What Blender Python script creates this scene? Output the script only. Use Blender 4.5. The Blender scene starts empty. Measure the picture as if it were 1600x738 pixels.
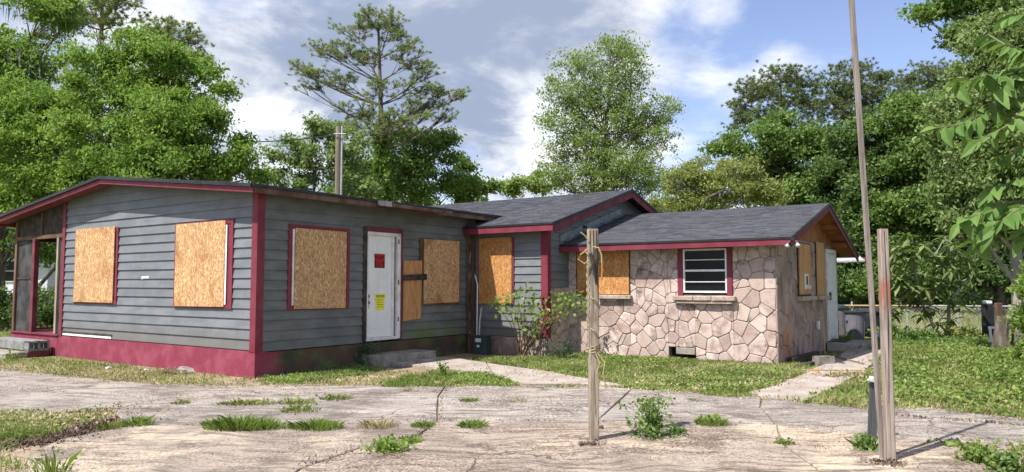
import bpy, bmesh, math, random
import numpy as np
from mathutils import Vector, Matrix
random.seed(7); RNG = np.random.default_rng(11)
C = bpy.context.scene.collection
PI = math.pi

# ------------------------------------------------------------------ camera
F_PX = 1155.0; PITCH = math.atan(76 / F_PX); EYE = 1.5
cd = bpy.data.cameras.new('camera'); cam = bpy.data.objects.new('camera', cd); C.objects.link(cam)
cam.location = (0, 0, EYE); cam.rotation_euler = (PI / 2 + PITCH, 0, 0)
cd.sensor_fit = 'HORIZONTAL'; cd.sensor_width = 36; cd.lens = 36 * F_PX / 1600
cd.clip_start = 0.05; cd.clip_end = 2000
bpy.context.scene.camera = cam
SP, CP = math.sin(PITCH), math.cos(PITCH)
def ray(x, y):
    a = (x - 800) / F_PX; b = (369 - y) / F_PX
    return (a, CP - SP * b, SP + CP * b)
def gnd(x, y, z=0.0):
    r = ray(x, y); t = (z - EYE) / r[2]; return Vector((r[0] * t, r[1] * t, z))
def at(x, y, d):
    r = ray(x, y); t = d / r[1]; return Vector((r[0] * t, d, EYE + r[2] * t))

# ------------------------------------------------------------------ world, sun, exposure
SUN_EL = 56.0; SUN_HEAD = 38.1           # light travels towards this heading (deg from +X)
vs = bpy.context.scene.view_settings
vs.view_transform = 'Standard'; vs.look = 'None'; vs.exposure = 0.68; vs.gamma = 1.0
sl = bpy.data.lights.new('sun', 'SUN'); sun = bpy.data.objects.new('sun', sl); C.objects.link(sun)
sl.energy = 5.0; sl.angle = math.radians(0.53); sl.color = (1.0, 0.955, 0.89)
e = math.radians(SUN_EL); h = math.radians(SUN_HEAD)
sun.rotation_euler = Vector((math.cos(h) * math.cos(e), math.sin(h) * math.cos(e), -math.sin(e))).to_track_quat('-Z', 'Y').to_euler()
sun.location = (-20, -15, 40)

class NT:
    def __init__(s, nt): s.nt = nt
    def n(s, typ, ins=None, **props):
        nd = s.nt.nodes.new(typ)
        for k, v in props.items(): setattr(nd, k, v)
        for k, v in (ins or {}).items():
            if isinstance(v, bpy.types.NodeSocket): s.nt.links.new(v, nd.inputs[k])
            else: nd.inputs[k].default_value = v
        return nd
    def link(s, a, b): s.nt.links.new(a, b)
    def math(s, op, a, b=0.0, c=None, clamp=False):
        ins = {0: a, 1: b}
        if c is not None: ins[2] = c
        return s.n('ShaderNodeMath', ins, operation=op, use_clamp=clamp).outputs[0]
    def mix(s, f, a, b, blend='MIX'):
        nd = s.nt.nodes.new('ShaderNodeMix'); nd.data_type = 'RGBA'; nd.blend_type = blend
        for i, v in ((0, f), (6, a), (7, b)):
            if isinstance(v, bpy.types.NodeSocket): s.nt.links.new(v, nd.inputs[i])
            else: nd.inputs[i].default_value = v if i == 0 else col4(v)
        return nd.outputs[2]
    def noise(s, vec, scale, detail=4, rough=0.55, dist=0.0, w=None):
        ins = {'Vector': vec, 'Scale': scale, 'Detail': detail, 'Roughness': rough, 'Distortion': dist}
        return s.n('ShaderNodeTexNoise', ins).outputs[0]
    def ramp(s, f, lo, hi, a=0.0, b=1.0, interp='SMOOTHSTEP'):
        return s.n('ShaderNodeMapRange', {0: f, 1: lo, 2: hi, 3: a, 4: b}, interpolation_type=interp).outputs[0]
    def mapping(s, vec, scale=(1, 1, 1), rot=(0, 0, 0), loc=(0, 0, 0)):
        return s.n('ShaderNodeMapping', {'Vector': vec, 'Scale': scale, 'Rotation': rot, 'Location': loc}).outputs[0]
def col4(c): return tuple(c) if len(c) == 4 else (c[0], c[1], c[2], 1)

world = bpy.data.worlds.new('World'); bpy.context.scene.world = world; world.use_nodes = True
wt = NT(world.node_tree); world.node_tree.nodes.clear()
sky = wt.n('ShaderNodeTexSky', sky_type='NISHITA', sun_disc=False, sun_elevation=e,
           sun_rotation=math.radians(231.9), altitude=0, air_density=1.0, dust_density=0.6, ozone_density=2.5)
gen = wt.n('ShaderNodeTexCoord').outputs['Generated']
sep = wt.n('ShaderNodeSeparateXYZ', {0: gen})
den = wt.math('ADD', wt.math('MAXIMUM', sep.outputs[2], 0.0), 0.22)
cx = wt.math('DIVIDE', sep.outputs[0], den); cy = wt.math('DIVIDE', sep.outputs[1], den)
cv = wt.n('ShaderNodeCombineXYZ', {0: cx, 1: cy, 2: 0.0}).outputs[0]
n1 = wt.noise(cv, 1.15, 9, 0.58, 0.25)
n2 = wt.noise(wt.mapping(cv, loc=(4.3, 1.7, 2.0)), 2.1, 8, 0.6, 0.3)
def skyblob(px, py, r, amt):
    d = Vector(ray(px, py)).normalized()
    dist = wt.n('ShaderNodeVectorMath', {0: gen, 1: tuple(d)}, operation='DISTANCE').outputs['Value']
    return wt.ramp(dist, 0.0, r, amt, 0.0)
def blobs(lst):
    tot = None
    for px, py, r, amt in lst:
        b = skyblob(px, py, r, amt); tot = b if tot is None else wt.math('ADD', tot, b)
    return tot
base_n = wt.math('ADD', n1, wt.math('MULTIPLY', wt.math('SUBTRACT', n2, .5), .45))
dens = wt.math('ADD', base_n, blobs([(560, 110, .55, .19), (800, 90, .25, .06), (60, 60, .4, .08), (980, 30, .16, .12), (1208, 92, .065, .13), (1140, 152, .07, .16), (1125, 18, .07, .14), (1280, 60, .14, .03), (1040, 215, .10, .07),
                                     (1400, 150, .36, -.12), (700, 290, .12, -.14), (900, 60, .05, -.06)]))
cov = wt.ramp(dens, 0.44, 0.66)
n3 = wt.noise(wt.mapping(cv, loc=(1.3, 6.7, 5.0)), 2.3, 9, 0.6, 0.5)
n4 = wt.noise(wt.mapping(cv, loc=(7.3, 2.7, 1.0)), 6.0, 8, 0.62, 0.4)
n3 = wt.math('ADD', .5, wt.math('ADD', wt.math('MULTIPLY', wt.math('SUBTRACT', n3, .5), 1.7), wt.math('MULTIPLY', wt.math('SUBTRACT', n4, .5), .7)))
shade = wt.math('ADD', n3, blobs([(640, -10, .30, .30), (900, 0, .18, .24), (350, 60, .25, .10), (600, 200, .20, .16), (750, 235, .11, .26), (845, 165, .085, -.22), (400, 188, .06, -.20), (500, 70, .07, -.10), (700, 90, .10, -.08), (820, 60, .10, -.05), (1208, 92, .07, -.12), (1140, 152, .08, -.15)]))
ccol = wt.mix(wt.ramp(shade, 0.30, 0.95), (10.6, 10.8, 11.2), (3.6, 4.3, 5.9))
bright = wt.mix(1.0, sky.outputs[0], (2.05, 1.78, 1.85), 'MULTIPLY')
bg = wt.n('ShaderNodeBackground', {'Color': wt.mix(cov, bright, ccol), 'Strength': 0.068})
wt.link(bg.outputs[0], wt.n('ShaderNodeOutputWorld').inputs[0])

# ------------------------------------------------------------------ materials
M = {}
def new_mat(name):
    m = bpy.data.materials.new(name); m.use_nodes = True; m.node_tree.nodes.clear()
    t = NT(m.node_tree); M[name] = m
    return t, t.n('ShaderNodeTexCoord').outputs['Object']
def finish(t, color, rough=0.8, bump=None, bstr=0.4, bdist=0.01, metallic=0.0, spec=0.3, extra=None):
    ins = {'Base Color': color if isinstance(color, bpy.types.NodeSocket) else col4(color), 'Roughness': rough, 'Metallic': metallic, 'Specular IOR Level': spec}
    if bump is not None: ins['Normal'] = t.n('ShaderNodeBump', {'Height': bump, 'Strength': bstr, 'Distance': bdist}).outputs[0]
    ins.update(extra or {})
    p = t.n('ShaderNodeBsdfPrincipled', ins)
    t.link(p.outputs[0], t.n('ShaderNodeOutputMaterial').inputs[0]); return p
def mottled(name, c1, c2, scale=3, lo=.35, hi=.65, rough=.8, bs=40, bstr=.3, bdist=.004, stretch=(1, 1, 1), c3=None, s3=12, t3=(.6, .75), metallic=0, spec=.3):
    t, o = new_mat(name); v = t.mapping(o, stretch)
    c = t.mix(t.ramp(t.noise(v, scale, 6, .6), lo, hi), c1, c2)
    if c3: c = t.mix(t.ramp(t.noise(t.mapping(v, loc=(3, 5, 1)), s3, 6, .65), *t3), c, c3)
    finish(t, c, rough, t.noise(v, bs, 5, .6), bstr, bdist, metallic, spec)

t, o = new_mat('siding')
rb = t.n('ShaderNodeObjectInfo').outputs['Random']
c = t.mix(t.ramp(t.noise(t.mapping(o, (1, 1, 3)), 1.6, 6, .6), .35, .65), (.135, .146, .155), (.185, .197, .208))
c = t.mix(t.math('MULTIPLY', rb, .35), c, (.115, .125, .135))
c = t.mix(t.math('MULTIPLY', t.ramp(t.noise(t.mapping(o, (3, 3, .5)), 4, 6, .7), .54, .70), .3), c, (.085, .095, .09))
c = t.mix(t.math('MULTIPLY', t.ramp(t.noise(o, 11, 5, .7), .62, .70), .3), c, (.24, .25, .26))
sz = t.n('ShaderNodeSeparateXYZ', {0: o}).outputs[2]
c = t.mix(t.math('MULTIPLY', t.ramp(t.math('ADD', sz, t.math('MULTIPLY', t.noise(o, 4, 6, .7), -.7)), .55, .05), .6), c, (.13, .11, .085))
finish(t, c, .55, t.noise(t.mapping(o, (1, 1, 4)), 30, 4), .25, .003)
mottled('maroon', (.15, .020, .034), (.19, .034, .052), 3, rough=.6, c3=(.16, .04, .05), s3=9, t3=(.6, .8), bstr=.2)
mottled('maroon_dull', (.11, .022, .034), (.17, .04, .05), 4, rough=.75, c3=(.12, .07, .05), s3=14, t3=(.55, .7))
mottled('brown_wood', (.085, .045, .028), (.16, .10, .07), 4, stretch=(1, 1, .2), bs=30, rough=.9)
mottled('dark_wood', (.025, .02, .018), (.07, .055, .045), 6, bs=30, rough=.9)
mottled('drip_edge', (.012, .012, .014), (.028, .028, .032), 4, rough=.5)
mottled('white_paint', (.70, .72, .70), (.80, .81, .78), 2, rough=.45, bstr=.05, c3=(.55, .55, .50), s3=5, t3=(.62, .85))
mottled('white_trim', (.60, .58, .55), (.76, .74, .72), 6, rough=.6, c3=(.30, .24, .18), s3=10, t3=(.62, .75))
mottled('dark_inside', (.012, .013, .015), (.02, .02, .022), 4)
mottled('mortar', (.20, .17, .145), (.28, .24, .21), 5, rough=.95, bs=90, bstr=.5, c3=(.10, .085, .075), s3=3, t3=(.55, .75))
mottled('sill_stone', (.31, .23, .19), (.42, .34, .29), 8, rough=.9, c3=(.14, .09, .06), s3=14, t3=(.58, .68))
mottled('block_grey', (.17, .175, .175), (.26, .26, .255), 6, rough=.95, bs=120, bstr=.6)
mottled('old_concrete', (.20, .18, .15), (.32, .29, .25), 4, rough=.95, bs=80, bstr=.5, c3=(.06, .07, .035), s3=5, t3=(.52, .72))
mottled('walk_concrete', (.30, .25, .21), (.39, .34, .29), 2.5, rough=.95, bs=80, bstr=.5, c3=(.20, .17, .14), s3=4, t3=(.55, .75))
mottled('meter_green', (.030, .05, .045), (.05, .07, .065), 6, rough=.5)
mottled('sticker', (.6, .6, .56), (.72, .72, .68), 9)
mottled('bark', (.09, .07, .055), (.19, .16, .13), 7, stretch=(1, 1, .25), bs=25, bstr=.8, bdist=.03, rough=.95)
mottled('pale_bark', (.22, .19, .16), (.38, .34, .29), 7, stretch=(1, 1, .3), bs=25, bstr=.6, bdist=.02, rough=.95)
mottled('stem', (.10, .11, .05), (.16, .15, .08), 9)
mottled('rope', (.27, .22, .08), (.40, .35, .18), 50, bs=200, bstr=.8)
mottled('orange_rope', (.42, .09, .025), (.45, .18, .05), 50)
mottled('rust', (.07, .045, .035), (.13, .08, .06), 30, bs=120, rough=.9)
mottled('plastic_bag', (.45, .48, .46), (.68, .70, .68), 12, rough=.4)
mottled('bin_grey', (.13, .125, .15), (.18, .17, .20), 4, rough=.55)
mottled('bin_dark', (.02, .03, .036), (.035, .045, .05), 4, rough=.45)
mottled('galvanized', (.35, .36, .36), (.50, .51, .50), 12, rough=.6, metallic=.2)
mottled('rail_wood', (.36, .27, .14), (.46, .36, .22), 12, rough=.7)
mottled('pvc', (.72, .72, .70), (.8, .8, .78), 5, rough=.35)
mottled('pole_wood', (.16, .13, .10), (.30, .25, .20), 6, stretch=(1, 1, .08), rough=.95, bs=40)
mottled('moss', (.15, .17, .13), (.23, .24, .19), 8, rough=1)
mottled('house_white', (.62, .66, .70), (.70, .74, .78), 2, rough=.6)
mottled('house_band', (.16, .20, .25), (.22, .26, .31), 2, rough=.6)
mottled('gable_wood', (.22, .08, .03), (.33, .14, .055), 5, stretch=(1, 1, .3), rough=.8, c3=(.12, .06, .035), s3=6, t3=(.58, .78))
mottled('flashing', (.16, .20, .205), (.27, .31, .31), 7, rough=.6, c3=(.05, .06, .06), s3=9, t3=(.55, .7))
mottled('soil_clod', (.06, .04, .03), (.16, .11, .08), 14, rough=1, bs=60, bstr=.9, bdist=.01)
mottled('metal_white', (.62, .63, .62), (.72, .73, .71), 9, rough=.35, metallic=.2)
mottled('stake_grey', (.045, .05, .055), (.085, .09, .095), 20, stretch=(1, 1, .05), rough=.8, bs=60)
mottled('green_cloth', (.03, .16, .14), (.05, .25, .2), 9)

t, o = new_mat('notice_red'); finish(t, (.50, .012, .015), .5)
t, o = new_mat('notice_black'); finish(t, (.012, .01, .01), .5)
t, o = new_mat('notice_yellow'); finish(t, t.mix(t.ramp(t.noise(o, 9, 3), .4, .6), (.75, .68, .02), (.80, .76, .12)), .5)
t, o = new_mat('glass'); finish(t, (.005, .008, .010), .06, spec=.14)
t, o = new_mat('screen_mesh')
p = t.n('ShaderNodeBsdfPrincipled', {'Base Color': t.mix(t.ramp(t.noise(o, 2.2, 5), .4, .65), (.02, .02, .021), (.075, .075, .075)), 'Roughness': .9})
tr = t.n('ShaderNodeBsdfTransparent'); mx = t.n('ShaderNodeMixShader', {0: .20, 1: p.outputs[0], 2: tr.outputs[0]})
t.link(mx.outputs[0], t.n('ShaderNodeOutputMaterial').inputs[0])
# blended foundation paint: maroon worn to bare render and moss along the door side
t, o = new_mat('foundation')
sx = t.n('ShaderNodeSeparateXYZ', {0: o})
big = t.noise(o, 1.4, 6, .6)
paint = t.mix(t.ramp(t.noise(o, 3, 6, .6), .4, .65), (.21, .032, .058), (.26, .06, .09))
bare = t.mix(t.ramp(t.noise(o, 2.2, 7, .65), .42, .62), (.095, .055, .038), (.05, .046, .032))
bare = t.mix(t.ramp(t.math('ADD', t.noise(t.mapping(o, loc=(7, 0, 0)), 2.6, 7, .6), t.math('MULTIPLY', sx.outputs[2], -.25)), .40, .58), bare, (.085, .11, .035))
f = t.ramp(t.math('ADD', sx.outputs[1], t.math('MULTIPLY', t.math('SUBTRACT', big, .5), 1.2)), .15, .8)
finish(t, t.mix(f, paint, bare), .85, t.noise(o, 24, 6, .6), .5, .01)
t, o = new_mat('siding_mossy')
sx = t.n('ShaderNodeSeparateXYZ', {0: o})
base = t.mix(t.ramp(t.noise(t.mapping(o, (1, 1, 3)), 1.6, 6, .6), .35, .65), (.105, .113, .108), (.150, .158, .152))
g = t.math('MULTIPLY', t.ramp(sx.outputs[2], .85, .45), t.ramp(t.math('ABSOLUTE', t.math('SUBTRACT', sx.outputs[1], 4.3)), 1.3, .2))
g = t.math('MULTIPLY', g, t.ramp(t.noise(o, 2.3, 5), .35, .6))
finish(t, t.mix(g, base, (.10, .15, .03)), .6, t.noise(o, 60, 4), .15, .002)
def osb(name, c1, c2, c3):
    t, o = new_mat(name)
    rnd = t.n('ShaderNodeObjectInfo').outputs['Random']
    o2 = t.n('ShaderNodeVectorMath', {0: o, 1: t.n('ShaderNodeCombineXYZ', {0: t.math('MULTIPLY', rnd, 9.0), 1: t.math('MULTIPLY', rnd, 5.0), 2: t.math('MULTIPLY', rnd, 7.0)}).outputs[0]}, operation='ADD').outputs[0]
    wob = t.n('ShaderNodeTexNoise', {'Vector': o2, 'Scale': 7.0, 'Detail': 2}).outputs['Color']
    ow = t.n('ShaderNodeVectorMath', {0: t.n('ShaderNodeVectorMath', {0: wob, 3: .10}, operation='SCALE').outputs[0], 1: o2}, operation='ADD').outputs[0]
    c = None
    vals = []
    for rot, sc in (((.5, .5, .2), (60, 60, 22)), ((-.6, -.5, .1), (52, 52, 20)), ((.1, .1, .9), (66, 66, 26))):
        vv = t.n('ShaderNodeTexVoronoi', {'Vector': t.mapping(ow, sc, rot), 'Scale': 1.0})
        vals.append(t.n('ShaderNodeSeparateColor', {0: vv.outputs['Color']}).outputs[0])
    sel = t.ramp(t.noise(o2, 28, 2), .45, .55)
    v = t.math('ADD', t.math('MULTIPLY', vals[0], .55), t.math('MULTIPLY', t.math('ADD', vals[1], vals[2]), .3))
    c = t.mix(t.ramp(v, .2, .95), c1, c2)
    c = t.mix(t.ramp(t.math('MULTIPLY', vals[1], vals[2]), .62, .80), c, c3)
    c = t.mix(t.ramp(t.noise(o2, 2.0, 4), .5, .75), c, (c1[0] * .9, c1[1] * .8, c1[2] * .75))
    c = t.mix(t.math('MULTIPLY', t.ramp(t.noise(t.mapping(o2, (5, 5, .45)), 1.5, 6, .65), .52, .70), .45), c, (.24, .18, .13))
    finish(t, c, .75, v, .3, .002)
osb('osb', (.33, .165, .068), (.61, .40, .195), (.72, .54, .33))
osb('osb_orange', (.33, .135, .035), (.56, .29, .10), (.62, .40, .18))
t, o = new_mat('plywood')
g = t.noise(t.mapping(o, (6, 6, .8)), 3, 5, .6, 1.2)
finish(t, t.mix(t.ramp(g, .35, .65), (.36, .17, .06), (.52, .28, .11)), .7, g, .2, .002)
t, o = new_mat('stone')
rnd = t.n('ShaderNodeObjectInfo').outputs['Random']
sh = t.n('ShaderNodeVectorMath', {0: o, 1: t.n('ShaderNodeCombineXYZ', {0: t.math('MULTIPLY', rnd, 20.0), 1: 0.0, 2: 0.0}).outputs[0]}, operation='ADD').outputs[0]
c = t.mix(rnd, (.44, .335, .29), (.60, .495, .44))
c = t.mix(t.ramp(t.noise(sh, 5, 6, .6), .42, .68), c, (.36, .255, .215))
c = t.mix(t.math('MULTIPLY', t.ramp(t.math('FRACT', t.math('MULTIPLY', rnd, 7.3)), .70, .80), .35), c, (.25, .19, .165))
c = t.mix(t.math('MULTIPLY', t.ramp(t.math('FRACT', t.math('MULTIPLY', rnd, 3.7)), .72, .80), .35), c, (.50, .40, .31))
d1 = t.math('MULTIPLY', t.ramp(t.noise(sh, 3.2, 7, .7), .46, .66), t.ramp(t.n('ShaderNodeTexNoise', {'Vector': sh, 'Scale': .9}).outputs[0], .46, .6))
c = t.mix(d1, c, (.13, .095, .08))
c = t.mix(t.ramp(t.noise(o, 60, 3, .6), .62, .75), c, (.22, .16, .13))
finish(t, c, .9, t.noise(o, 30, 8, .65), .7, .012)
t, o = new_mat('stone_rusty')
c = t.mix(rnd if False else t.ramp(t.noise(o, 2, 6), .4, .6), (.36, .26, .22), (.24, .175, .15))
sx = t.n('ShaderNodeSeparateXYZ', {0: o})
g = t.math('MULTIPLY', t.ramp(sx.outputs[2], 1.2, .3), t.ramp(t.math('ADD', t.math('ABSOLUTE', t.math('SUBTRACT', sx.outputs[1], 7.2)), t.noise(o, 3, 5)), .9, .35))
c = t.mix(g, c, (.42, .16, .045))
c = t.mix(t.ramp(t.noise(t.mapping(o, (1, 1, .4)), 3.5, 7, .7), .52, .7), c, (.10, .075, .06))
finish(t, c, .9, t.noise(o, 30, 8, .65), .7, .012)
t, o = new_mat('shingle')
ri = t.n('ShaderNodeNewGeometry').outputs['Random Per Island']
c = t.mix(ri, (.066, .069, .080), (.105, .109, .122))
c = t.mix(t.ramp(t.noise(o, 1.0, 5), .4, .7), c, (.085, .085, .092))
finish(t, c, .9, t.noise(o, 260, 2), .5, .003, spec=.2)
def weathered(name, c1, c2, c3, paint=None):
    t, o = new_mat(name)
    g = t.noise(t.mapping(o, (14, 14, .9)), 2.2, 7, .65, .8)
    c = t.mix(t.ramp(g, .36, .62), c1, c2)
    c = t.mix(t.ramp(t.noise(t.mapping(o, (30, 30, .7)), 2, 5, .6, .5), .60, .66), c, c3)
    c = t.mix(t.ramp(t.noise(o, 3, 4), .5, .75), c, (c1[0] * .8, c1[1] * .8, c1[2] * .8))
    if paint:
        sx = t.n('ShaderNodeSeparateXYZ', {0: o})
        m = t.ramp(t.math('ADD', t.math('ABSOLUTE', t.math('SUBTRACT', sx.outputs[2], paint)), t.math('MULTIPLY', t.noise(t.mapping(o, (8, 8, 2)), 5, 5), .35)), .36, .22)
        c = t.mix(t.math('MULTIPLY', t.math('MULTIPLY', m, .75), t.ramp(g, .3, .55)), c, (.30, .085, .05))
    finish(t, c, .9, g, .5, .006)
weathered('post_wood', (.20, .16, .12), (.37, .31, .235), (.075, .055, .045))
weathered('post_wood_red', (.22, .175, .145), (.36, .30, .255), (.10, .08, .07), paint=1.42)
weathered('pole_grey', (.17, .14, .125), (.29, .25, .22), (.07, .055, .05))

def leafmat(name, a, b, c_, trans=.35, obj=False):
    t, o = new_mat(name)
    ri = t.n('ShaderNodeObjectInfo').outputs['Random'] if obj else t.n('ShaderNodeNewGeometry').outputs['Random Per Island']
    c = t.mix(t.ramp(ri, 0, 1, 0, 1, 'LINEAR'), a, b)
    pos = t.n('ShaderNodeNewGeometry').outputs['Position']
    c = t.mix(t.ramp(t.noise(pos, .9, 4), .42, .62), c, c_)
    df = t.n('ShaderNodeBsdfPrincipled', {'Base Color': c, 'Roughness': .6, 'Specular IOR Level': .25})
    tl = t.n('ShaderNodeBsdfTranslucent', {'Color': t.mix(.5, c, (.24, .38, .05))})
    mx = t.n('ShaderNodeMixShader', {0: trans, 1: df.outputs[0], 2: tl.outputs[0]})
    t.link(mx.outputs[0], t.n('ShaderNodeOutputMaterial').inputs[0])
leafmat('leaf_bright', (.11, .215, .036), (.32, .43, .09), (.155, .265, .045), .48)
leafmat('leaf_airy', (.17, .25, .06), (.38, .45, .14), (.20, .28, .075), .48)
leafmat('leaf_mid', (.085, .165, .04), (.24, .33, .095), (.12, .20, .05), .4)
leafmat('leaf_dark', (.055, .115, .035), (.18, .25, .08), (.07, .125, .04), .33)
leafmat('leaf_olive', (.19, .225, .055), (.40, .41, .15), (.24, .27, .075), .42)
leafmat('leaf_pale', (.13, .20, .06), (.35, .42, .18), (.17, .24, .07), .42)
leafmat('needle', (.16, .21, .06), (.34, .38, .14), (.19, .24, .075), .35)
leafmat('needle_dark', (.10, .145, .05), (.23, .27, .11), (.11, .15, .05), .3)
leafmat('needle_dead', (.14, .14, .05), (.22, .20, .08), (.12, .13, .05), .2)
leafmat('near_leaf', (.06, .14, .03), (.19, .30, .07), (.09, .18, .04), .35, True)
leafmat('grass_mix', (.19, .22, .05), (.36, .34, .13), (.15, .19, .04), .3)
leafmat('grass_green', (.14, .22, .035), (.28, .36, .09), (.18, .25, .05), .4)
leafmat('grass_dry', (.36, .29, .15), (.52, .44, .26), (.24, .18, .10), .2)
leafmat('weed_leaf', (.14, .21, .04), (.27, .34, .09), (.12, .18, .035), .3)
leafmat('leaf_blue', (.05, .10, .06), (.09, .15, .09), (.05, .09, .05), .3)
leafmat('loquat_leaf', (.09, .14, .04), (.25, .30, .11), (.09, .13, .04), .3)

# ground and paving
t, o = new_mat('ground')
n_ = t.noise(o, .35, 6, .6); n3 = t.noise(o, 9, 8, .7)
c = t.mix(t.ramp(n_, .40, .60), (.19, .21, .07), (.15, .19, .055))
c = t.mix(t.ramp(t.noise(t.mapping(o, loc=(9, 3, 0)), .55, 7, .65), .50, .64), c, (.34, .28, .18))
c = t.mix(t.ramp(n3, .45, .62), c, (.10, .085, .05))
finish(t, c, .95, n3, .8, .03)
t, o = new_mat('bare_soil')
n3 = t.noise(o, 14, 8, .7)
c = t.mix(t.ramp(t.noise(o, 1.3, 7, .65), .42, .62), (.34, .26, .18), (.22, .165, .105))
c = t.mix(t.ramp(n3, .5, .66), c, (.12, .085, .055))
finish(t, c, .95, n3, .8, .02)
def concrete(name, light, grey, dark, cream, ca, sand):
    t, o = new_mat(name)
    rnd = t.n('ShaderNodeObjectInfo').outputs['Random']
    w = t.n('ShaderNodeTexNoise', {'Vector': o, 'Scale': .8, 'Detail': 3}).outputs['Color']
    ow = t.n('ShaderNodeVectorMath', {0: t.n('ShaderNodeVectorMath', {0: w, 3: .9}, operation='SCALE').outputs[0], 1: o}, operation='ADD').outputs[0]
    c = t.mix(t.ramp(t.noise(t.mapping(ow, (1, 1.3, 1), (0, 0, .35)), .9, 9, .66), .42, .58), light, grey)
    c = t.mix(t.ramp(t.noise(t.mapping(ow, loc=(3, 9, 0)), .62, 8, .6), *ca), c, cream)
    st = t.noise(t.mapping(ow, (.8, 8, 1), (0, 0, .45), (1, 4, 0)), 1.6, 10, .74)
    c = t.mix(t.math('MULTIPLY', t.ramp(st, .48, .60), .85), c, dark)
    bl = t.noise(t.mapping(o, loc=(11, 2, 0)), 1.6, 9, .68)
    c = t.mix(t.math('MULTIPLY', t.ramp(bl, .52, .62), .8), c, dark)
    c = t.mix(t.math('MULTIPLY', t.ramp(t.noise(t.mapping(o, loc=(5, 8, 0)), 3.2, 8, .7), .58, .68), .7), c, (light[0] * 1.3, light[1] * 1.3, light[2] * 1.28))
    grit = t.ramp(t.noise(t.mapping(ow, loc=(8, 3, 0)), .75, 6, .6), .40, .56, .25, 1.0)
    sp = t.noise(o, 40, 2, .8); sp2 = t.noise(o, 24, 5, .78)
    c = t.mix(t.math('MULTIPLY', t.math('MULTIPLY', t.ramp(sp, .52, .57), sand), grit), c, (dark[0] * .5, dark[1] * .46, dark[2] * .45))
    c = t.mix(t.math('MULTIPLY', t.ramp(sp2, .53, .64), .75 * sand), c, (dark[0] * .6, dark[1] * .58, dark[2] * .56))
    c = t.mix(t.math('MULTIPLY', t.math('MULTIPLY', t.ramp(t.noise(t.mapping(o, loc=(2, 7, 0)), 36, 2, .8), .54, .60), .95 * sand), grit), c, (light[0] * 1.5, light[1] * 1.32, light[2] * 1.28))
    vo = t.n('ShaderNodeTexVoronoi', {'Vector': t.n('ShaderNodeVectorMath', {0: ow, 1: t.n('ShaderNodeVectorMath', {0: t.n('ShaderNodeTexNoise', {'Vector': o, 'Scale': 4.0, 'Detail': 5}).outputs['Color'], 3: .35}, operation='SCALE').outputs[0]}, operation='ADD').outputs[0], 'Scale': .42}, feature='DISTANCE_TO_EDGE').outputs['Distance']
    crk = t.math('MULTIPLY', t.ramp(vo, .009, .002), t.ramp(t.noise(o, .6, 3), .46, .58))
    c = t.mix(t.math('MULTIPLY', crk, .8), c, (.09, .07, .055))
    c = t.mix(t.math('MULTIPLY', t.math('SUBTRACT', rnd, .4), .3, clamp=True), c, (.24, .21, .19))
    hgt = t.math('SUBTRACT', t.math('ADD', sp, t.math('MULTIPLY', sp2, .9)), t.math('MULTIPLY', crk, 3.0))
    finish(t, c, .92, hgt, .7, .008, spec=.2)
concrete('concrete_grey', (.37, .335, .295), (.24, .212, .185), (.105, .088, .073), (.43, .38, .315), (.52, .68), .75)
concrete('concrete_sandy', (.36, .30, .24), (.235, .195, .16), (.105, .08, .062), (.51, .42, .31), (.51, .58), .62)

# ------------------------------------------------------------------ mesh helpers
def col(name, mesh, m=None, parent=None, loc=None, rotz=0):
    ob = bpy.data.objects.new(name, mesh); C.objects.link(ob)
    if m is not None and len(mesh.materials) == 0: mesh.materials.append(M[m])
    if parent is not None: ob.parent = parent
    if loc is not None: ob.location = loc
    if rotz: ob.rotation_euler = (0, 0, rotz)
    return ob
def tag(ob, label=None, cat=None, group=None, kind=None):
    if label: ob['label'] = label
    if cat: ob['category'] = cat
    if group: ob['group'] = group
    if kind: ob['kind'] = kind
    return ob
def thing(name, label, cat, loc=(0, 0, 0), rotz=0, group=None):
    ob = bpy.data.objects.new(name, None); C.objects.link(ob); ob.location = loc; ob.rotation_euler = (0, 0, rotz)
    return tag(ob, label, cat, group)
def frame(a, b):
    d = (b - a); l = d.length; d = d / max(l, 1e-9)
    up = Vector((0, 0, 1)) if abs(d.z) < .9 else Vector((1, 0, 0))
    x = d.cross(up).normalized(); y = d.cross(x).normalized(); return d, x, y
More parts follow.
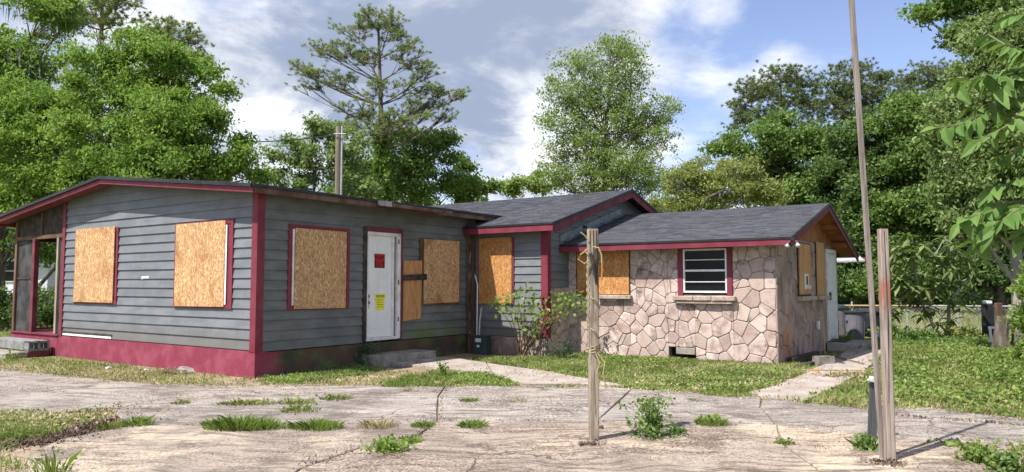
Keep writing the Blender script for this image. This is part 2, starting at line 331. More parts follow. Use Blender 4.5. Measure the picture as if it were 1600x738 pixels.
class MB:
    def __init__(s): s.v = []; s.f = []
    def add(s, vs_, fs): n = len(s.v); s.v += [tuple(p) for p in vs_]; s.f += [tuple(i + n for i in f) for f in fs]
    def box(s, lo, hi, mat=None):
        x0, y0, z0 = lo; x1, y1, z1 = hi
        vs_ = [Vector(p) for p in ((x0, y0, z0), (x1, y0, z0), (x1, y1, z0), (x0, y1, z0), (x0, y0, z1), (x1, y0, z1), (x1, y1, z1), (x0, y1, z1))]
        if mat: vs_ = [mat @ p for p in vs_]
        s.add(vs_, [(3, 2, 1, 0), (4, 5, 6, 7), (0, 1, 5, 4), (1, 2, 6, 5), (2, 3, 7, 6), (3, 0, 4, 7)]); return s
    def prism(s, base, top):                    # two matching loops
        n = len(base); s.add(list(base) + list(top), [tuple(range(n - 1, -1, -1)), tuple(range(n, 2 * n))] + [(i, (i + 1) % n, n + (i + 1) % n, n + i) for i in range(n)]); return s
    def tube(s, pts, rad, n=6, cap=True):
        pts = [Vector(p) for p in pts]; rings = []
        if not isinstance(rad, (list, tuple)): rad = [rad] * len(pts)
        for i, p in enumerate(pts):
            a = pts[max(i - 1, 0)]; b = pts[min(i + 1, len(pts) - 1)]
            d, x, y = frame(a, b)
            rings.append([p + (x * math.cos(2 * PI * k / n) + y * math.sin(2 * PI * k / n)) * rad[i] for k in range(n)])
        vs_ = [q for r in rings for q in r]; fs = []
        for i in range(len(rings) - 1):
            for k in range(n): fs.append((i * n + k, i * n + (k + 1) % n, (i + 1) * n + (k + 1) % n, (i + 1) * n + k))
        if cap: fs += [tuple(range(n - 1, -1, -1)), tuple(range((len(rings) - 1) * n, len(rings) * n))]
        s.add(vs_, fs); return s
    def lathe(s, prof, c=(0, 0, 0), n=20, sq=0):
        rings = []
        for r, z in prof: rings.append([(c[0] + r * math.cos(2 * PI * k / n), c[1] + r * math.sin(2 * PI * k / n), c[2] + z) for k in range(n)])
        vs_ = [q for r in rings for q in r]; fs = []
        for i in range(len(rings) - 1):
            for k in range(n): fs.append((i * n + k, i * n + (k + 1) % n, (i + 1) * n + (k + 1) % n, (i + 1) * n + k))
        fs += [tuple(range(n - 1, -1, -1)), tuple(range((len(rings) - 1) * n, len(rings) * n))]
        s.add(vs_, fs); return s
    def mesh(s, name, bevel=0, smooth=False, jit=0):
        me = bpy.data.meshes.new(name); bm = bmesh.new(); vs_ = [bm.verts.new(p) for p in s.v]
        for f in s.f:
            try: bm.faces.new([vs_[i] for i in f])
            except ValueError: pass
        bmesh.ops.recalc_face_normals(bm, faces=bm.faces)
        if bevel: bmesh.ops.bevel(bm, geom=list(bm.edges), offset=bevel, segments=1, affect='EDGES', profile=.5)
        if jit:
            for v in bm.verts: v.co += Vector((random.uniform(-jit, jit), random.uniform(-jit, jit), random.uniform(-jit, jit)))
        if smooth:
            for f in bm.faces: f.smooth = True
        bm.to_mesh(me); bm.free(); return me
    def build(s, name, m, parent=None, loc=None, rotz=0, bevel=0, smooth=False, jit=0):
        return col(name, s.mesh(name, bevel, smooth, jit), m, parent, loc, rotz)
def np_mesh(name, V, k):                        # V: (N*k,3); every k vertices are one face
    V = np.ascontiguousarray(V, dtype=np.float32); nv = len(V); nf = nv // k
    me = bpy.data.meshes.new(name); me.vertices.add(nv); me.vertices.foreach_set('co', V.ravel())
    me.loops.add(nv); me.loops.foreach_set('vertex_index', np.arange(nv, dtype=np.int32))
    me.polygons.add(nf); me.polygons.foreach_set('loop_start', np.arange(0, nv, k, dtype=np.int32)); me.polygons.foreach_set('loop_total', np.full(nf, k, dtype=np.int32))
    me.update(calc_edges=True); return me
def clip(poly, a, b, c):                        # keep a*x+b*y<=c
    out = []; n = len(poly)
    for i in range(n):
        p, q = poly[i], poly[(i + 1) % n]; dp = a * p[0] + b * p[1] - c; dq = a * q[0] + b * q[1] - c
        if dp <= 0: out.append(p)
        if (dp < 0 < dq) or (dq < 0 < dp):
            k = dp / (dp - dq); out.append((p[0] + (q[0] - p[0]) * k, p[1] + (q[1] - p[1]) * k))
    return out
def area(p): return abs(sum(p[i][0] * p[(i + 1) % len(p)][1] - p[(i + 1) % len(p)][0] * p[i][1] for i in range(len(p)))) / 2
def minus(polys, rects):
    for (s0, t0, s1, t1) in rects:
        nx = []
        for p in polys:
            mid = clip(clip(p, -1, 0, -s0), 1, 0, s1)
            for q in (clip(p, 1, 0, s0), clip(p, -1, 0, -s1), clip(mid, 0, 1, t0) if mid else [], clip(mid, 0, -1, -t1) if mid else []):
                if len(q) > 2 and area(q) > 4e-4: nx.append(q)
        polys = nx
    return polys
def rect(a, b, c, d): return [(a, b), (c, b), (c, d), (a, d)]
def VW(v0): return lambda s, t, d: (s, v0 - d, t)        # wall whose face looks towards -v
def UW(u0): return lambda s, t, d: (u0 + d, s, t)        # wall whose face looks towards +u

# ------------------------------------------------------------------ ground
def polyring(px, z=0): return [gnd(x, y, z) for x, y in px]
mb = MB(); nx_ = 60
xs = np.concatenate([np.linspace(-900, -40, 8), np.linspace(-30, 30, 31), np.linspace(40, 900, 8)]); ys = np.concatenate([[-300, -60], np.linspace(-20, 60, 41), np.linspace(75, 1200, 8)])
V = [(x, y, 0.0) for y in ys for x in xs]; W = len(xs)
mb.add(V, [(j * W + i, j * W + i + 1, (j + 1) * W + i + 1, (j + 1) * W + i) for j in range(len(ys) - 1) for i in range(W - 1)])
tag(mb.build('ground', 'ground'), kind='structure')

P0 = gnd(398, 592); TH = math.atan2(-800, math.hypot(F_PX, 76))
UX, UY = math.cos(TH), math.sin(TH)
def hp(u, v, z=0.0): return Vector((P0.x + u * UX - v * UY, P0.y + u * UY + v * UX, z))
def uvof(p): dx, dy = p.x - P0.x, p.y - P0.y; return (dx * UX + dy * UY, -dx * UY + dy * UX)

def slab(name, ring, m, parent, top=.03, inset=.008, jit=.010, seg=.35):
    n = len(ring); pts = [Vector((p[0], p[1])) for p in ring]
    a = sum(pts[i].x * pts[(i + 1) % n].y - pts[(i + 1) % n].x * pts[i].y for i in range(n)) / 2
    if a < 0: pts.reverse()
    out = []
    for i in range(n):
        p, q = pts[i], pts[(i + 1) % n]; d = q - p; L = d.length
        if L < 1e-4: continue
        k = max(1, int(L / seg)); nrm = Vector((-d.y, d.x)) / L
        for j in range(k): out.append(p + d * (j / k) + nrm * (inset + random.uniform(0, jit)))
    mb = MB(); mb.prism([(p.x, p.y, -.02) for p in out], [(p.x, p.y, top - .006) for p in out])
    c = sum(out, Vector((0, 0))) / len(out)
    ins = []
    m_ = len(out)
    for i in range(m_):
        d = out[(i + 1) % m_] - out[i - 1]; nr = Vector((-d.y, d.x)).normalized(); ins.append(out[i] + nr * .01)
    mb.f.pop(1)
    o0 = m_; mb.add([(p.x, p.y, top) for p in ins], [tuple(range(m_))])
    mb.f += [(o0 + i, o0 + (i + 1) % m_, 2 * m_ + (i + 1) % m_, 2 * m_ + i) for i in range(m_)]
    return mb.build(name, m, parent)
drive = thing('driveway', None, None); drive['kind'] = 'structure'
J1L = [(-90, 603), (0, 609), (125, 621), (250, 628)]
far = [(-90, 570), (0, 578), (120, 592), (240, 603), (354, 606)]
slabs = [
    ('concrete_grey', far + J1L[::-1]),
    ('concrete_grey', [(354, 606), (470, 604), (600, 606), (695, 607), (684, 625), (540, 622), (472, 628), (340, 631), (270, 629), (250, 628)]),
    ('concrete_grey', J1L + [(169, 646), (100, 648), (0, 651), (-90, 651)]),
    ('concrete_grey', [(250, 628), (270, 629), (340, 631), (472, 628), (540, 622), (684, 625), (684, 662), (644, 667), (549, 666), (450, 666), (317, 669), (205, 668), (169, 646)]),
    ('concrete_grey', [(695, 607), (810, 606), (905, 606), (987, 611), (934, 661), (740, 662), (684, 662), (684, 625)]),
    ('concrete_grey', [(987, 611), (1100, 617), (1190, 624), (1188, 640), (1212, 668), (1100, 668), (934, 661)]),
    ('concrete_grey', [(1190, 624), (1260, 632), (1345, 641), (1400, 654), (1600, 669), (1800, 682), (1800, 712), (1600, 700), (1500, 695), (1340, 682), (1212, 668), (1188, 640)]),
    ('concrete_grey', [(1345, 641), (1450, 640), (1520, 648), (1600, 658), (1800, 672), (1800, 682), (1600, 669), (1400, 654)]),
    ('concrete_sandy', [(205, 668), (317, 669), (450, 666), (549, 666), (644, 667), (684, 662), (655, 684), (560, 706), (470, 738), (300, 860), (-500, 1200), (-200, 860), (40, 735), (40, 715), (90, 692), (170, 676)]),
    ('concrete_sandy', [(684, 662), (740, 662), (934, 661), (1100, 668), (1212, 668), (1225, 700), (1280, 740), (1500, 1000), (1700, 1200), (-500, 1200), (300, 860), (470, 738), (560, 706), (655, 684)]),
    ('concrete_sandy', [(1212, 668), (1340, 682), (1500, 695), (1560, 690), (1620, 740), (2100, 1000), (2500, 1200), (1700, 1200), (1500, 1000), (1280, 740), (1225, 700)]),
]
mb = MB(); rg_ = polyring([(-90, 568), (0, 577), (354, 605), (905, 605), (1190, 623), (1345, 641), (1800, 671), (2500, 1200), (-500, 1200), (-200, 860), (150, 660), (-90, 652)]); mb.add([(p.x, p.y, .008) for p in rg_], [tuple(range(len(rg_)))]); tag(mb.build('bare_soil', 'bare_soil'), kind='structure')
for m_, ring in slabs: slab('slab', polyring(ring), m_, drive, top=.03 + random.uniform(-.005, .005))
slab('slab', [(-6, 2.2), (6, 2.2), (6, -8), (-6, -8)], 'concrete_sandy', drive, top=.028)
# bare soil apron between house and paving
def sheet(name, ring, m, z=.004):
    mb = MB(); mb.add([(p.x, p.y, z) for p in ring], [tuple(range(len(ring)))]); return tag(mb.build(name, m), kind='structure')
sheet('bare_soil', polyring([(-90, 570), (90, 560), (398, 590), (735, 553), (850, 562), (905, 606), (600, 607), (354, 608), (240, 606), (0, 580)]), 'bare_soil')
sheet('bare_soil', polyring([(-90, 649), (175, 642), (180, 676), (60, 720), (40, 760), (-300, 860)]), 'bare_soil', .005)
# walks
w1 = thing('door_walk', None, None); w1['kind'] = 'structure'
slab('slab', polyring([(588, 569), (655, 560), (712, 563), (760, 571), (772, 590), (700, 580)]), 'walk_concrete', w1, top=.05)
slab('slab', polyring([(772, 590), (760, 571), (850, 583), (925, 597), (990, 608), (905, 604), (820, 604)]), 'walk_concrete', w1, top=.045)
w2 = thing('side_walk', None, None); w2['kind'] = 'structure'
for rg in ([(1160, 618), (1196, 610), (1290, 616), (1262, 630), (1190, 624)], [(1196, 610), (1228, 598), (1325, 601), (1290, 616)],
           [(1228, 598), (1262, 583), (1352, 584), (1325, 601)], [(1262, 583), (1296, 566), (1372, 566), (1352, 584)], [(1296, 566), (1322, 549), (1385, 547), (1372, 566)]):
    slab('slab', polyring(rg), 'walk_concrete', w2, top=.035, jit=.05)

# ------------------------------------------------------------------ the house (local axes: u along the left front wall, v along the door wall)
house = thing('boarded_up_house', 'low grey and maroon house with boarded windows, dark shingle roofs and a pink flagstone wing', 'house', P0, TH)
def part(name, mb, m, parent=house, **k): return mb.build(name, m, parent, **k)
def core(name, P, polys, m, depth=.12, front=0.0):
    mb = MB()
    for p in polys: mb.prism([P(s, t_, -depth) for s, t_ in p], [P(s, t_, front) for s, t_ in p])
    return part(name, mb, m)
EXPO = .166
def siding(P, wall, s0, s1, z0, z1, cuts=(), holes=(), m='siding', joints=2, phase=0):
    k = 0; z = z0
    while z < z1 - .01:
        js = sorted(random.uniform(s0 + .5, s1 - .5) for _ in range(random.choice((0, 1, 1, joints)))) if s1 - s0 > 2 else []
        js = [s0] + [j for i, j in enumerate(js) if i == 0 or j - js[i - 1] > .8] + [s1]
        for a, b in zip(js[:-1], js[1:]):
            tilt = random.uniform(-.003, .003)
            p = rect(a + .001, z, b - .001, min(z + EXPO + .012, z1 + .01))
            for c in cuts: p = clip(p, *c) if p else p
            if len(p) < 3 or area(p) < 2e-3: continue
            for q in minus([p], holes):
                mb = MB(); th_ = lambda t_: .006 + .027 * max(0, 1 - (t_ - z) / (EXPO + .012))
                mb.prism([P(s, t_ + tilt, -.006) for s, t_ in q], [P(s, t_ + tilt, th_(t_)) for s, t_ in q])
                mb.build('siding_board', m, wall)
        z += EXPO
def stones(P, wall, region, s0, s1, t0, t1, holes=(), cell=.36, seed=1, m='stone', sx=1.0):
    R = random.Random(seed); pts = []
    ny = max(1, round((t1 - t0) / cell)); nxx = max(1, round((s1 - s0) / (cell * sx)))
    for j in range(-1, ny + 1):
        for i in range(-1, nxx + 1):
            pts.append((s0 + (i + .5 + R.uniform(-.46, .46)) * (s1 - s0) / nxx, t0 + (j + .5 + R.uniform(-.46, .46)) * (t1 - t0) / ny))
            if R.random() < .25: pts.append((pts[-1][0] + R.uniform(.1, .16), pts[-1][1] + R.uniform(-.14, .14)))
    g = .0048; wts = [R.uniform(-.5, .5) * (cell * .42) ** 2 for _ in pts]
    for i, p in enumerate(pts):
        poly = region
        for j, q in enumerate(pts):
            if i == j: continue
            dx, dy = q[0] - p[0], q[1] - p[1]; L = math.hypot(dx, dy)
            if L > 1.4 or L < 1e-6: continue
            dx /= L; dy /= L
            poly = clip(poly, dx, dy, dx * (p[0] + q[0]) / 2 + dy * (p[1] + q[1]) / 2 - g + (wts[i] - wts[j]) / (2 * L))
            if len(poly) < 3: break
        if len(poly) < 3: continue
        for q in minus([poly], holes):
            if area(q) < .004: continue
            o2 = []; n = len(q)
            for k in range(n):                   # round the corners
                a, b = q[k], q[(k + 1) % n]; L = math.hypot(b[0] - a[0], b[1] - a[1]); f = min(.25, .016 / max(L, .016))
                if L < .02: o2.append(((a[0] + b[0]) / 2, (a[1] + b[1]) / 2)); continue
                o2 += [(a[0] + (b[0] - a[0]) * f, a[1] + (b[1] - a[1]) * f), (b[0] - (b[0] - a[0]) * f, b[1] - (b[1] - a[1]) * f)]
            c = (sum(a[0] for a in o2) / len(o2), sum(a[1] for a in o2) / len(o2)); rr = math.sqrt(area(q) / PI)
            hgt = R.uniform(.012, .026); k2 = max(.5, 1 - .012 / rr)
            mb = MB(); n = len(o2)
            l0 = [P(s, t_, -.005) for s, t_ in o2]; l1 = [P(s, t_, hgt - .008) for s, t_ in o2]
            tx, ty = R.uniform(-.02, .02), R.uniform(-.02, .02)
            l2 = [P(c[0] + (s - c[0]) * k2, c[1] + (t_ - c[1]) * k2, hgt + tx * (s - c[0]) + ty * (t_ - c[1])) for s, t_ in o2]
            mb.add(l0 + l1 + l2, [tuple(range(2 * n, 3 * n))] + [(a * n + k, a * n + (k + 1) % n, (a + 1) * n + (k + 1) % n, (a + 1) * n + k) for a in (0, 1) for k in range(n)])
            mb.build('stone', m, wall)

# roofs: planes given by eave line start, eave direction, slope end
def roof_plane(parent, O, A, S, expo=.115, seed=1, deck='dark_wood', th=.05):
    O, A, S = Vector(O), Vector(A), Vector(S); La, Ls = A.length, S.length; a, s = A / La, S / Ls
    n = a.cross(s)
    if n.z < 0: n = -n
    mb = MB(); mb.prism([O - n * th, O + A - n * th, O + A + S - n * th, O + S - n * th], [O, O + A, O + A + S, O + S])
    dk = mb.build('roof_deck', deck, parent)
    R = random.Random(seed); mb = MB(); k = 0; y = -.02
    while y < Ls - .01:
        x = -.015 - R.uniform(0, .25); y1 = min(y + expo + .03, Ls)
        while x < La + .015:
            w = R.uniform(.14, .32); x0 = max(x, -.015); x1 = min(x + w, La + .015)
            if x1 - x0 > .02:
                q = lambda xx, yy, hh: O + a * xx + s * yy + n * hh
                h0 = .014 + R.choice((0, 0, .006)); j = R.uniform(-.006, .006)
                mb.add([q(x0, y + j, .001), q(x1 - .003, y + j, .001), q(x1 - .003, y1, .001), q(x0, y1, .001), q(x0, y + j, h0), q(x1 - .003, y + j, h0), q(x1 - .003, y1, .003), q(x0, y1, .003)],
                       [(4, 5, 6, 7), (0, 1, 5, 4), (1, 2, 6, 5), (3, 0, 4, 7)])
            x += w
        y += expo
    me = bpy.data.meshes.new('shingles'); me.from_pydata(mb.v, [], mb.f)
    tag(col('shingles', me, 'shingle', dk), kind='stuff')
    return dk
def board(name, a, b, w, hgt, m, parent=house, drop=0, side=None, bevel=.003):   # plank from a to b; hgt downwards, w sideways
    a, b = Vector(a), Vector(b); d = (b - a).normalized(); sd = side if side is not None else Vector((-d.y, d.x, 0)).normalized()
    up = Vector((0, 0, 1)); mb = MB()
    L = [a - up * drop, a - up * drop + sd * w, a - up * (drop + hgt) + sd * w, a - up * (drop + hgt)]
    mb.prism(L, [p + (b - a) for p in L]); return mb.build(name, m, parent, bevel=bevel)

RV0, RV1 = -.35, 8.2; LR = (-4.4, 3.57); LE = (-9.25, 3.0); REU = (.33, 3.065)
roof_plane(house, (REU[0], RV0, REU[1]), (0, RV1 - RV0, 0), (LR[0] - REU[0], 0, LR[1] - REU[1]), seed=2)
roof_plane(house, (LE[0], RV0, LE[1]), (0, RV1 - RV0, 0), (LR[0] - LE[0], 0, LR[1] - LE[1]), seed=3)
# rake boards of the left wing, in two layers: black drip edge over a thin pale lip over maroon
for (a, b) in ((LE, LR), (LR, REU)):
    board('drip_edge', (a[0], RV0 - .055, a[1]), (b[0], RV0 - .055, b[1]), .055, .06, 'drip_edge', drop=-.015, side=Vector((0, 1, 0)))
    board('fascia', (a[0], RV0 - .012, a[1]), (b[0], RV0 - .012, b[1]), .025, .085, 'maroon', drop=.046, side=Vector((0, 1, 0)))
    board('soffit_trim', (a[0], RV0 + .02, a[1]), (b[0], RV0 + .02, b[1]), .27, .02, 'maroon_dull', drop=.085, side=Vector((0, 1, 0)))
board('drip_edge', (REU[0] + .012, RV0 - .02, REU[1]), (REU[0] + .012, 6.1, REU[1] - .01), .03, .05, 'drip_edge', drop=-.012, side=Vector((1, 0, 0)))
board('fascia', (REU[0] - .01, RV0 + .02, REU[1]), (REU[0] - .01, 6.05, REU[1] - .01), .03, .09, 'brown_wood', drop=.038, side=Vector((1, 0, 0)))
board('fascia', (LE[0] - .0, RV0, LE[1]), (LE[0], 8.1, LE[1]), .025, .13, 'maroon', drop=.03, side=Vector((-1, 0, 0)))
# small hood over the door
hood = MB().prism([(.30, 2.35, 3.035), (.30, 4.05, 3.03), (.30, 4.05, 3.075), (.30, 2.35, 3.08)], [(.72, 2.35, 2.975), (.72, 4.05, 2.97), (.72, 4.05, 3.01), (.72, 2.35, 3.015)]).build('door_hood', 'drip_edge', house)
MB().prism([(.31, 2.34, 2.98), (.31, 2.34, 3.028), (.735, 2.34, 2.973), (.735, 2.34, 2.915)], [(.31, 2.315, 2.98), (.31, 2.315, 3.07), (.735, 2.315, 3.012), (.735, 2.315, 2.915)]).build('fascia', 'stake_grey', hood)
board('fascia', (.722, 2.34, 2.972), (.722, 4.06, 2.967), .022, .055, 'brown_wood', hood, side=Vector((1, 0, 0)))
board('soffit', (.33, 2.36, 2.97), (.33, 4.03, 2.965), .38, .015, 'maroon_dull', hood, side=Vector((1, 0, 0)))

# wing with the raised gable
CE = (5.30, 2.76); CR = (9.05, 3.83); CB = (12.8, 2.76); CU0, CU1 = -6.0, 2.33
roof_plane(house, (CU0, CE[0], CE[1]), (CU1 - CU0, 0, 0), (0, CR[0] - CE[0], CR[1] - CE[1]), seed=4)
roof_plane(house, (CU0, CB[0], CB[1]), (CU1 - CU0, 0, 0), (0, CR[0] - CB[0], CR[1] - CB[1]), seed=5)
for a, b in ((CE, CR), (CR, CB)):
    board('drip_edge', (CU1 + .028, a[0], a[1]), (CU1 + .028, b[0], b[1]), .03, .06, 'drip_edge', drop=-.012, side=Vector((-1, 0, 0)))
    board('fascia', (CU1 + .012, a[0], a[1]), (CU1 + .012, b[0], b[1]), .025, .15, 'maroon_dull', drop=.05, side=Vector((-1, 0, 0)))
board('drip_edge', (-.02, CE[0] - .03, CE[1]), (CU1 + .03, CE[0] - .03, CE[1]), .03, .045, 'drip_edge', drop=-.012, side=Vector((0, 1, 0)))
board('fascia', (-.02, CE[0] - .012, CE[1]), (CU1 + .015, CE[0] - .012, CE[1]), .025, .13, 'maroon', drop=.034, side=Vector((0, 1, 0)))
board('soffit', (0.03, CE[0] + .02, CE[1] - .12), (CU1 - .02, CE[0] + .02, CE[1] - .12), .33, .015, 'maroon_dull', side=Vector((0, 1, 0)))
# flagstone wing roof
EE = (6.13, 2.345); ER = (9.35, 3.24); EB = (12.6, 2.22); EU0, EU1 = 2.0, 6.79
roof_plane(house, (EU0, EE[0], EE[1]), (EU1 - EU0, 0, 0), (0, ER[0] - EE[0], ER[1] - EE[1]), seed=6)
roof_plane(house, (EU0, EB[0], EB[1]), (EU1 - EU0, 0, 0), (0, ER[0] - EB[0], ER[1] - EB[1]), seed=7)
board('drip_edge', (EU0, EE[0] - .03, EE[1]), (EU1 + .02, EE[0] - .03, EE[1]), .03, .045, 'drip_edge', drop=-.012, side=Vector((0, 1, 0)))
board('fascia', (EU0, EE[0] - .012, EE[1]), (3.35, EE[0] - .012, EE[1] - .005), .025, .115, 'maroon', drop=.034, side=Vector((0, 1, 0)))
board('fascia', (3.353, EE[0] - .014, EE[1]), (EU1 + .01, EE[0] - .014, EE[1] + .01), .025, .115, 'maroon', drop=.034, side=Vector((0, 1, 0)))
for a, b in ((EE, ER), (ER, EB)):
    board('drip_edge', (EU1 + .026, a[0], a[1]), (EU1 + .026, b[0], b[1]), .028, .05, 'drip_edge', drop=-.012, side=Vector((-1, 0, 0)))
    board('fascia', (EU1 + .01, a[0], a[1]), (EU1 + .01, b[0], b[1]), .025, .13, 'maroon_dull', drop=.04, side=Vector((-1, 0, 0)))
for vv, zz in ((10.2, 2.86), (11.3, 2.5)):
    board('outlooker', (6.41, vv, zz), (6.76, vv, zz), .07, .12, 'gable_wood')
board('soffit', (6.42, 9.5, 3.10), (6.42, 12.4, 2.20), .35, .015, 'gable_wood', side=Vector((1, 0, 0)))
board('soffit', (6.42, 6.4, 2.33), (6.42, 9.3, 3.13), .35, .015, 'gable_wood', side=Vector((1, 0, 0)))
# low rear roof piece seen past the gable
roof_plane(house, (2.4, 12.0, 3.30), (1.5, 0, -.1), (0, 1.3, .22), seed=8)
core('rear_wall', VW(12.1), [rect(2.4, 2.2, 3.9, 3.2)], 'siding')

MB().prism([(x, -.032, z) for x, z in ((-3.42, 1.60), (-3.16, 1.62), (-3.15, 1.66), (-3.40, 1.655))], [(x, -.0295, z) for x, z in ((-3.42, 1.60), (-3.16, 1.62), (-3.15, 1.66), (-3.40, 1.655))]).build('paint_scrape', 'white_trim', house)
# walls ------------------------------------------------
A_, B_, C_, D_, E_, F_ = VW(0), UW(0), VW(5.65), UW(1.98), VW(6.52), UW(6.41)
kR = (LR[1] - REU[1]) / (LR[0] - REU[0]); kL = (LR[1] - LE[1]) / (LR[0] - LE[0])
cutR = (-kR, 1, REU[1] - kR * REU[0] - .075); cutL = (-kL, 1, LE[1] - kL * LE[0] - .075)
def cl(p, *cs):
    for c in cs: p = clip(p, *c)
    return p
wa = core('front_wall', A_, [cl(rect(-6.55, .43, 0, 3.6), cutR, cutL)], 'siding', .11, -.001)
siding(A_, wa, -6.43, -.06, .45, 3.6, (cutR, cutL))
wb = core('door_wall', B_, minus([rect(0, .43, 5.65, 3.0)], [(2.42, .45, 3.27, 2.47)]), 'siding', .108, -.001)
siding(B_, wb, .09, 5.6, .42, 2.98, holes=[(2.40, .40, 3.30, 2.50)], m='siding_mossy')
core('foundation', A_, [rect(-6.6, 0, .035, .43)], 'foundation', .2, .035)
core('foundation', B_, [rect(-.02, 0, 5.65, .405)], 'foundation', .2, .028)
MB().box((-6.38, -.040, .452), (-4.42, -.0285, .492)).build('trim_strip', 'white_trim', house)
MB().box((-6.5, -.038, .492), (-4.4, -.0282, .535)).build('gap_strip', 'dark_wood', house)
# corner boards
MB().box((-.10, -.045, .42), (.045, -.001, 3.0)).box((.001, -.044, .42), (.044, .10, 3.0)).build('corner_board', 'maroon', house)
MB().box((-6.55, -.045, .43), (-6.43, 0.02, 3.22)).build('corner_board', 'maroon', house)
# other walls of the left wing
core('side_wall', lambda s, t_, d: (-6.55 - d, s, t_), [rect(0, 0, 8.2, 3.25)], 'siding')
core('rear_wall', lambda s, t_, d: (s, 8.3 + d, t_), [rect(-6.5, 0, 0, 3.0)], 'siding')
# wing walls
wc = core('front_wall', C_, [rect(0, .0, 1.98, 2.70)], 'siding', .115, -.001)
siding(C_, wc, .02, 1.86, .40, 2.66)
st0 = core('foundation', C_, [rect(.0, 0, 1.98, .385)], 'mortar', .1, .012)
stones(lambda s, t_, d: C_(s, t_, d + .012), st0, rect(.02, 0, 1.97, .38), .02, 1.97, 0, .38, cell=.27, seed=3, m='stone_rusty')
kC = (CR[1] - CE[1]) / (CR[0] - CE[0]); cutC = (-kC, 1, CE[1] - kC * CE[0] - .07); cutC2 = (kC, 1, CB[1] + kC * CB[0] - .07)
wd = core('gable_wall', D_, [cl(rect(5.65, 0, 12.4, 3.9), cutC, cutC2)], 'siding', .10, -.001)
siding(D_, wd, 5.74, 6.52, 1.45, 2.95, (cutC,))
kE = (ER[1] - EE[1]) / (ER[0] - EE[0])
siding(D_, wd, 6.30, 9.3, 2.28, 3.9, (cutC, cutC2, (kE, -1, -(EE[1] - kE * EE[0] - .03))))
ds = core('gable_stonework', D_, [rect(5.66, 0, 6.51, 1.44)], 'mortar', .05, .015)
stones(lambda s, t_, d: D_(s, t_, d + .015), ds, rect(5.67, .0, 6.51, 1.44), 5.67, 6.51, 0, 1.44, cell=.26, seed=5, sx=.8)
MB().box((1.86, 5.602, .40), (2.026, 5.66, 2.66)).box((1.979, 5.604, .40), (2.024, 5.74, 2.66)).build('corner_board', 'maroon', house)
board('flashing_board', (1.99, 6.12, 2.56), (1.99, 9.05, 3.39), .045, .15, 'flashing', side=Vector((1, 0, 0)))
core('rear_wall', lambda s, t_, d: (s, 12.4 + d, t_), [rect(-6, 0, 2, 2.7)], 'siding')
# flagstone wing
WIN = (4.56, 1.30, 5.56, 2.235); VENT = (4.30, .02, 4.86, .27)
BO = (2.24, 1.30, 3.46, 2.25)
we = core('stone_wall', E_, minus([rect(1.98, 0, 6.41, 2.32)], [WIN, VENT]), 'mortar', .16, 0)
stones(E_, we, rect(2.0, .0, 6.43, 2.28), 2.0, 6.43, 0, 2.28, holes=[(WIN[0] - .05, WIN[1] - .08, WIN[2] + .05, 2.4), (BO[0] - .03, BO[1] - .09, BO[2] + .01, 2.4), VENT], cell=.285, seed=9)
kF2 = (ER[1] - EB[1]) / (ER[0] - EB[0])
cutF = (-kE, 1, EE[1] - kE * EE[0] - .065); cutF2 = (-kF2, 1, EB[1] - kF2 * EB[0] - .065)
wf = core('stone_wall', F_, [rect(6.52, 0, 11.9, 2.42)], 'mortar', .16, 0)
stones(F_, wf, cl(rect(6.49, 0, 11.9, 2.40), cutF), 6.49, 11.9, 0, 2.40, holes=[(8.0, 1.25, 9.05, 2.36), (9.58, 1.25, 10.4, 2.4), (10.62, .15, 11.58, 2.36)], cell=.36, seed=12, m='stone_rusty')
gb = core('gable_end', F_, [cl(rect(6.6, 2.42, 12.3, 3.3), cutF, cutF2)], 'gable_wood', .10, .01)
core('rear_wall', lambda s, t_, d: (s, 11.9 + d, t_), [rect(2, 0, 6.4, 2.4)], 'mortar')
MB().box((2.0, 6.7, .02), (6.25, 11.8, .04)).build('floor', 'dark_inside', house)
MB().box((4.2, 6.70, .02), (5.0, 6.73, .4)).build('vent_shade_panel', 'dark_inside', house)  # added near-black panel behind the vent hole; its colour stands in for interior shade
MB().box((4.45, 6.50, .13), (4.84, 6.60, .262)).build('vent_block', 'old_concrete', house, bevel=.01)

# windows ----------------------------------------------
def boarded(P, s0, s1, t0, t1, f=.07, frame_m='maroon', panel=None, pm='osb', label=None, pd=.055, tilt=0, thick=.012):
    w = MB()
    for (a, b, c, d) in ((s0, t0, s0 + f, t1), (s1 - f, t0, s1, t1), (s0 + f, t1 - f, s1 - f, t1), (s0 + f, t0, s1 - f, t0 + f)):
        w.prism([P(x, y, 0) for x, y in rect(a, b, c, d)], [P(x, y, .045) for x, y in rect(a, b, c, d)])
    w.prism([P(x, y, .0) for x, y in rect(s0 + f, t0 + f, s1 - f, t1 - f)], [P(x, y, .033) for x, y in rect(s0 + f, t0 + f, s1 - f, t1 - f)])
    wo = w.build('window', frame_m, house)
    if panel:
        a, b, c, d = panel; mb = MB(); r = [(a, b), (c, b + tilt), (c, d + tilt * .5), (a, d)]
        mb.prism([P(x, y, pd - .008) for x, y in r], [P(x, y, pd + thick) for x, y in r])
        pn = mb.build('plywood_panel', pm, wo, bevel=.001)
        for k in range(7):
            x = a + .04 + (c - a - .08) * random.random(); y = random.choice((b + .04, d - .04)) if k % 2 else random.uniform(b + .05, d - .05)
            if k % 2 == 0: x = random.choice((a + .03, c - .03))
            q = rect(x - .007, y - .007, x + .007, y + .007)
            MB().prism([P(i, j, pd + thick - .001) for i, j in q], [P(i, j, pd + thick + .003) for i, j in q]).build('screw', 'galvanized', pn)
    return wo
wo = boarded(A_, -5.97, -4.27, 1.12, 2.62, panel=(-5.92, 1.15, -4.37, 2.64), tilt=-.005)
wo = boarded(A_, -2.31, -.60, 1.10, 2.59, panel=(-2.25, 1.12, -.79, 2.57), tilt=.012)
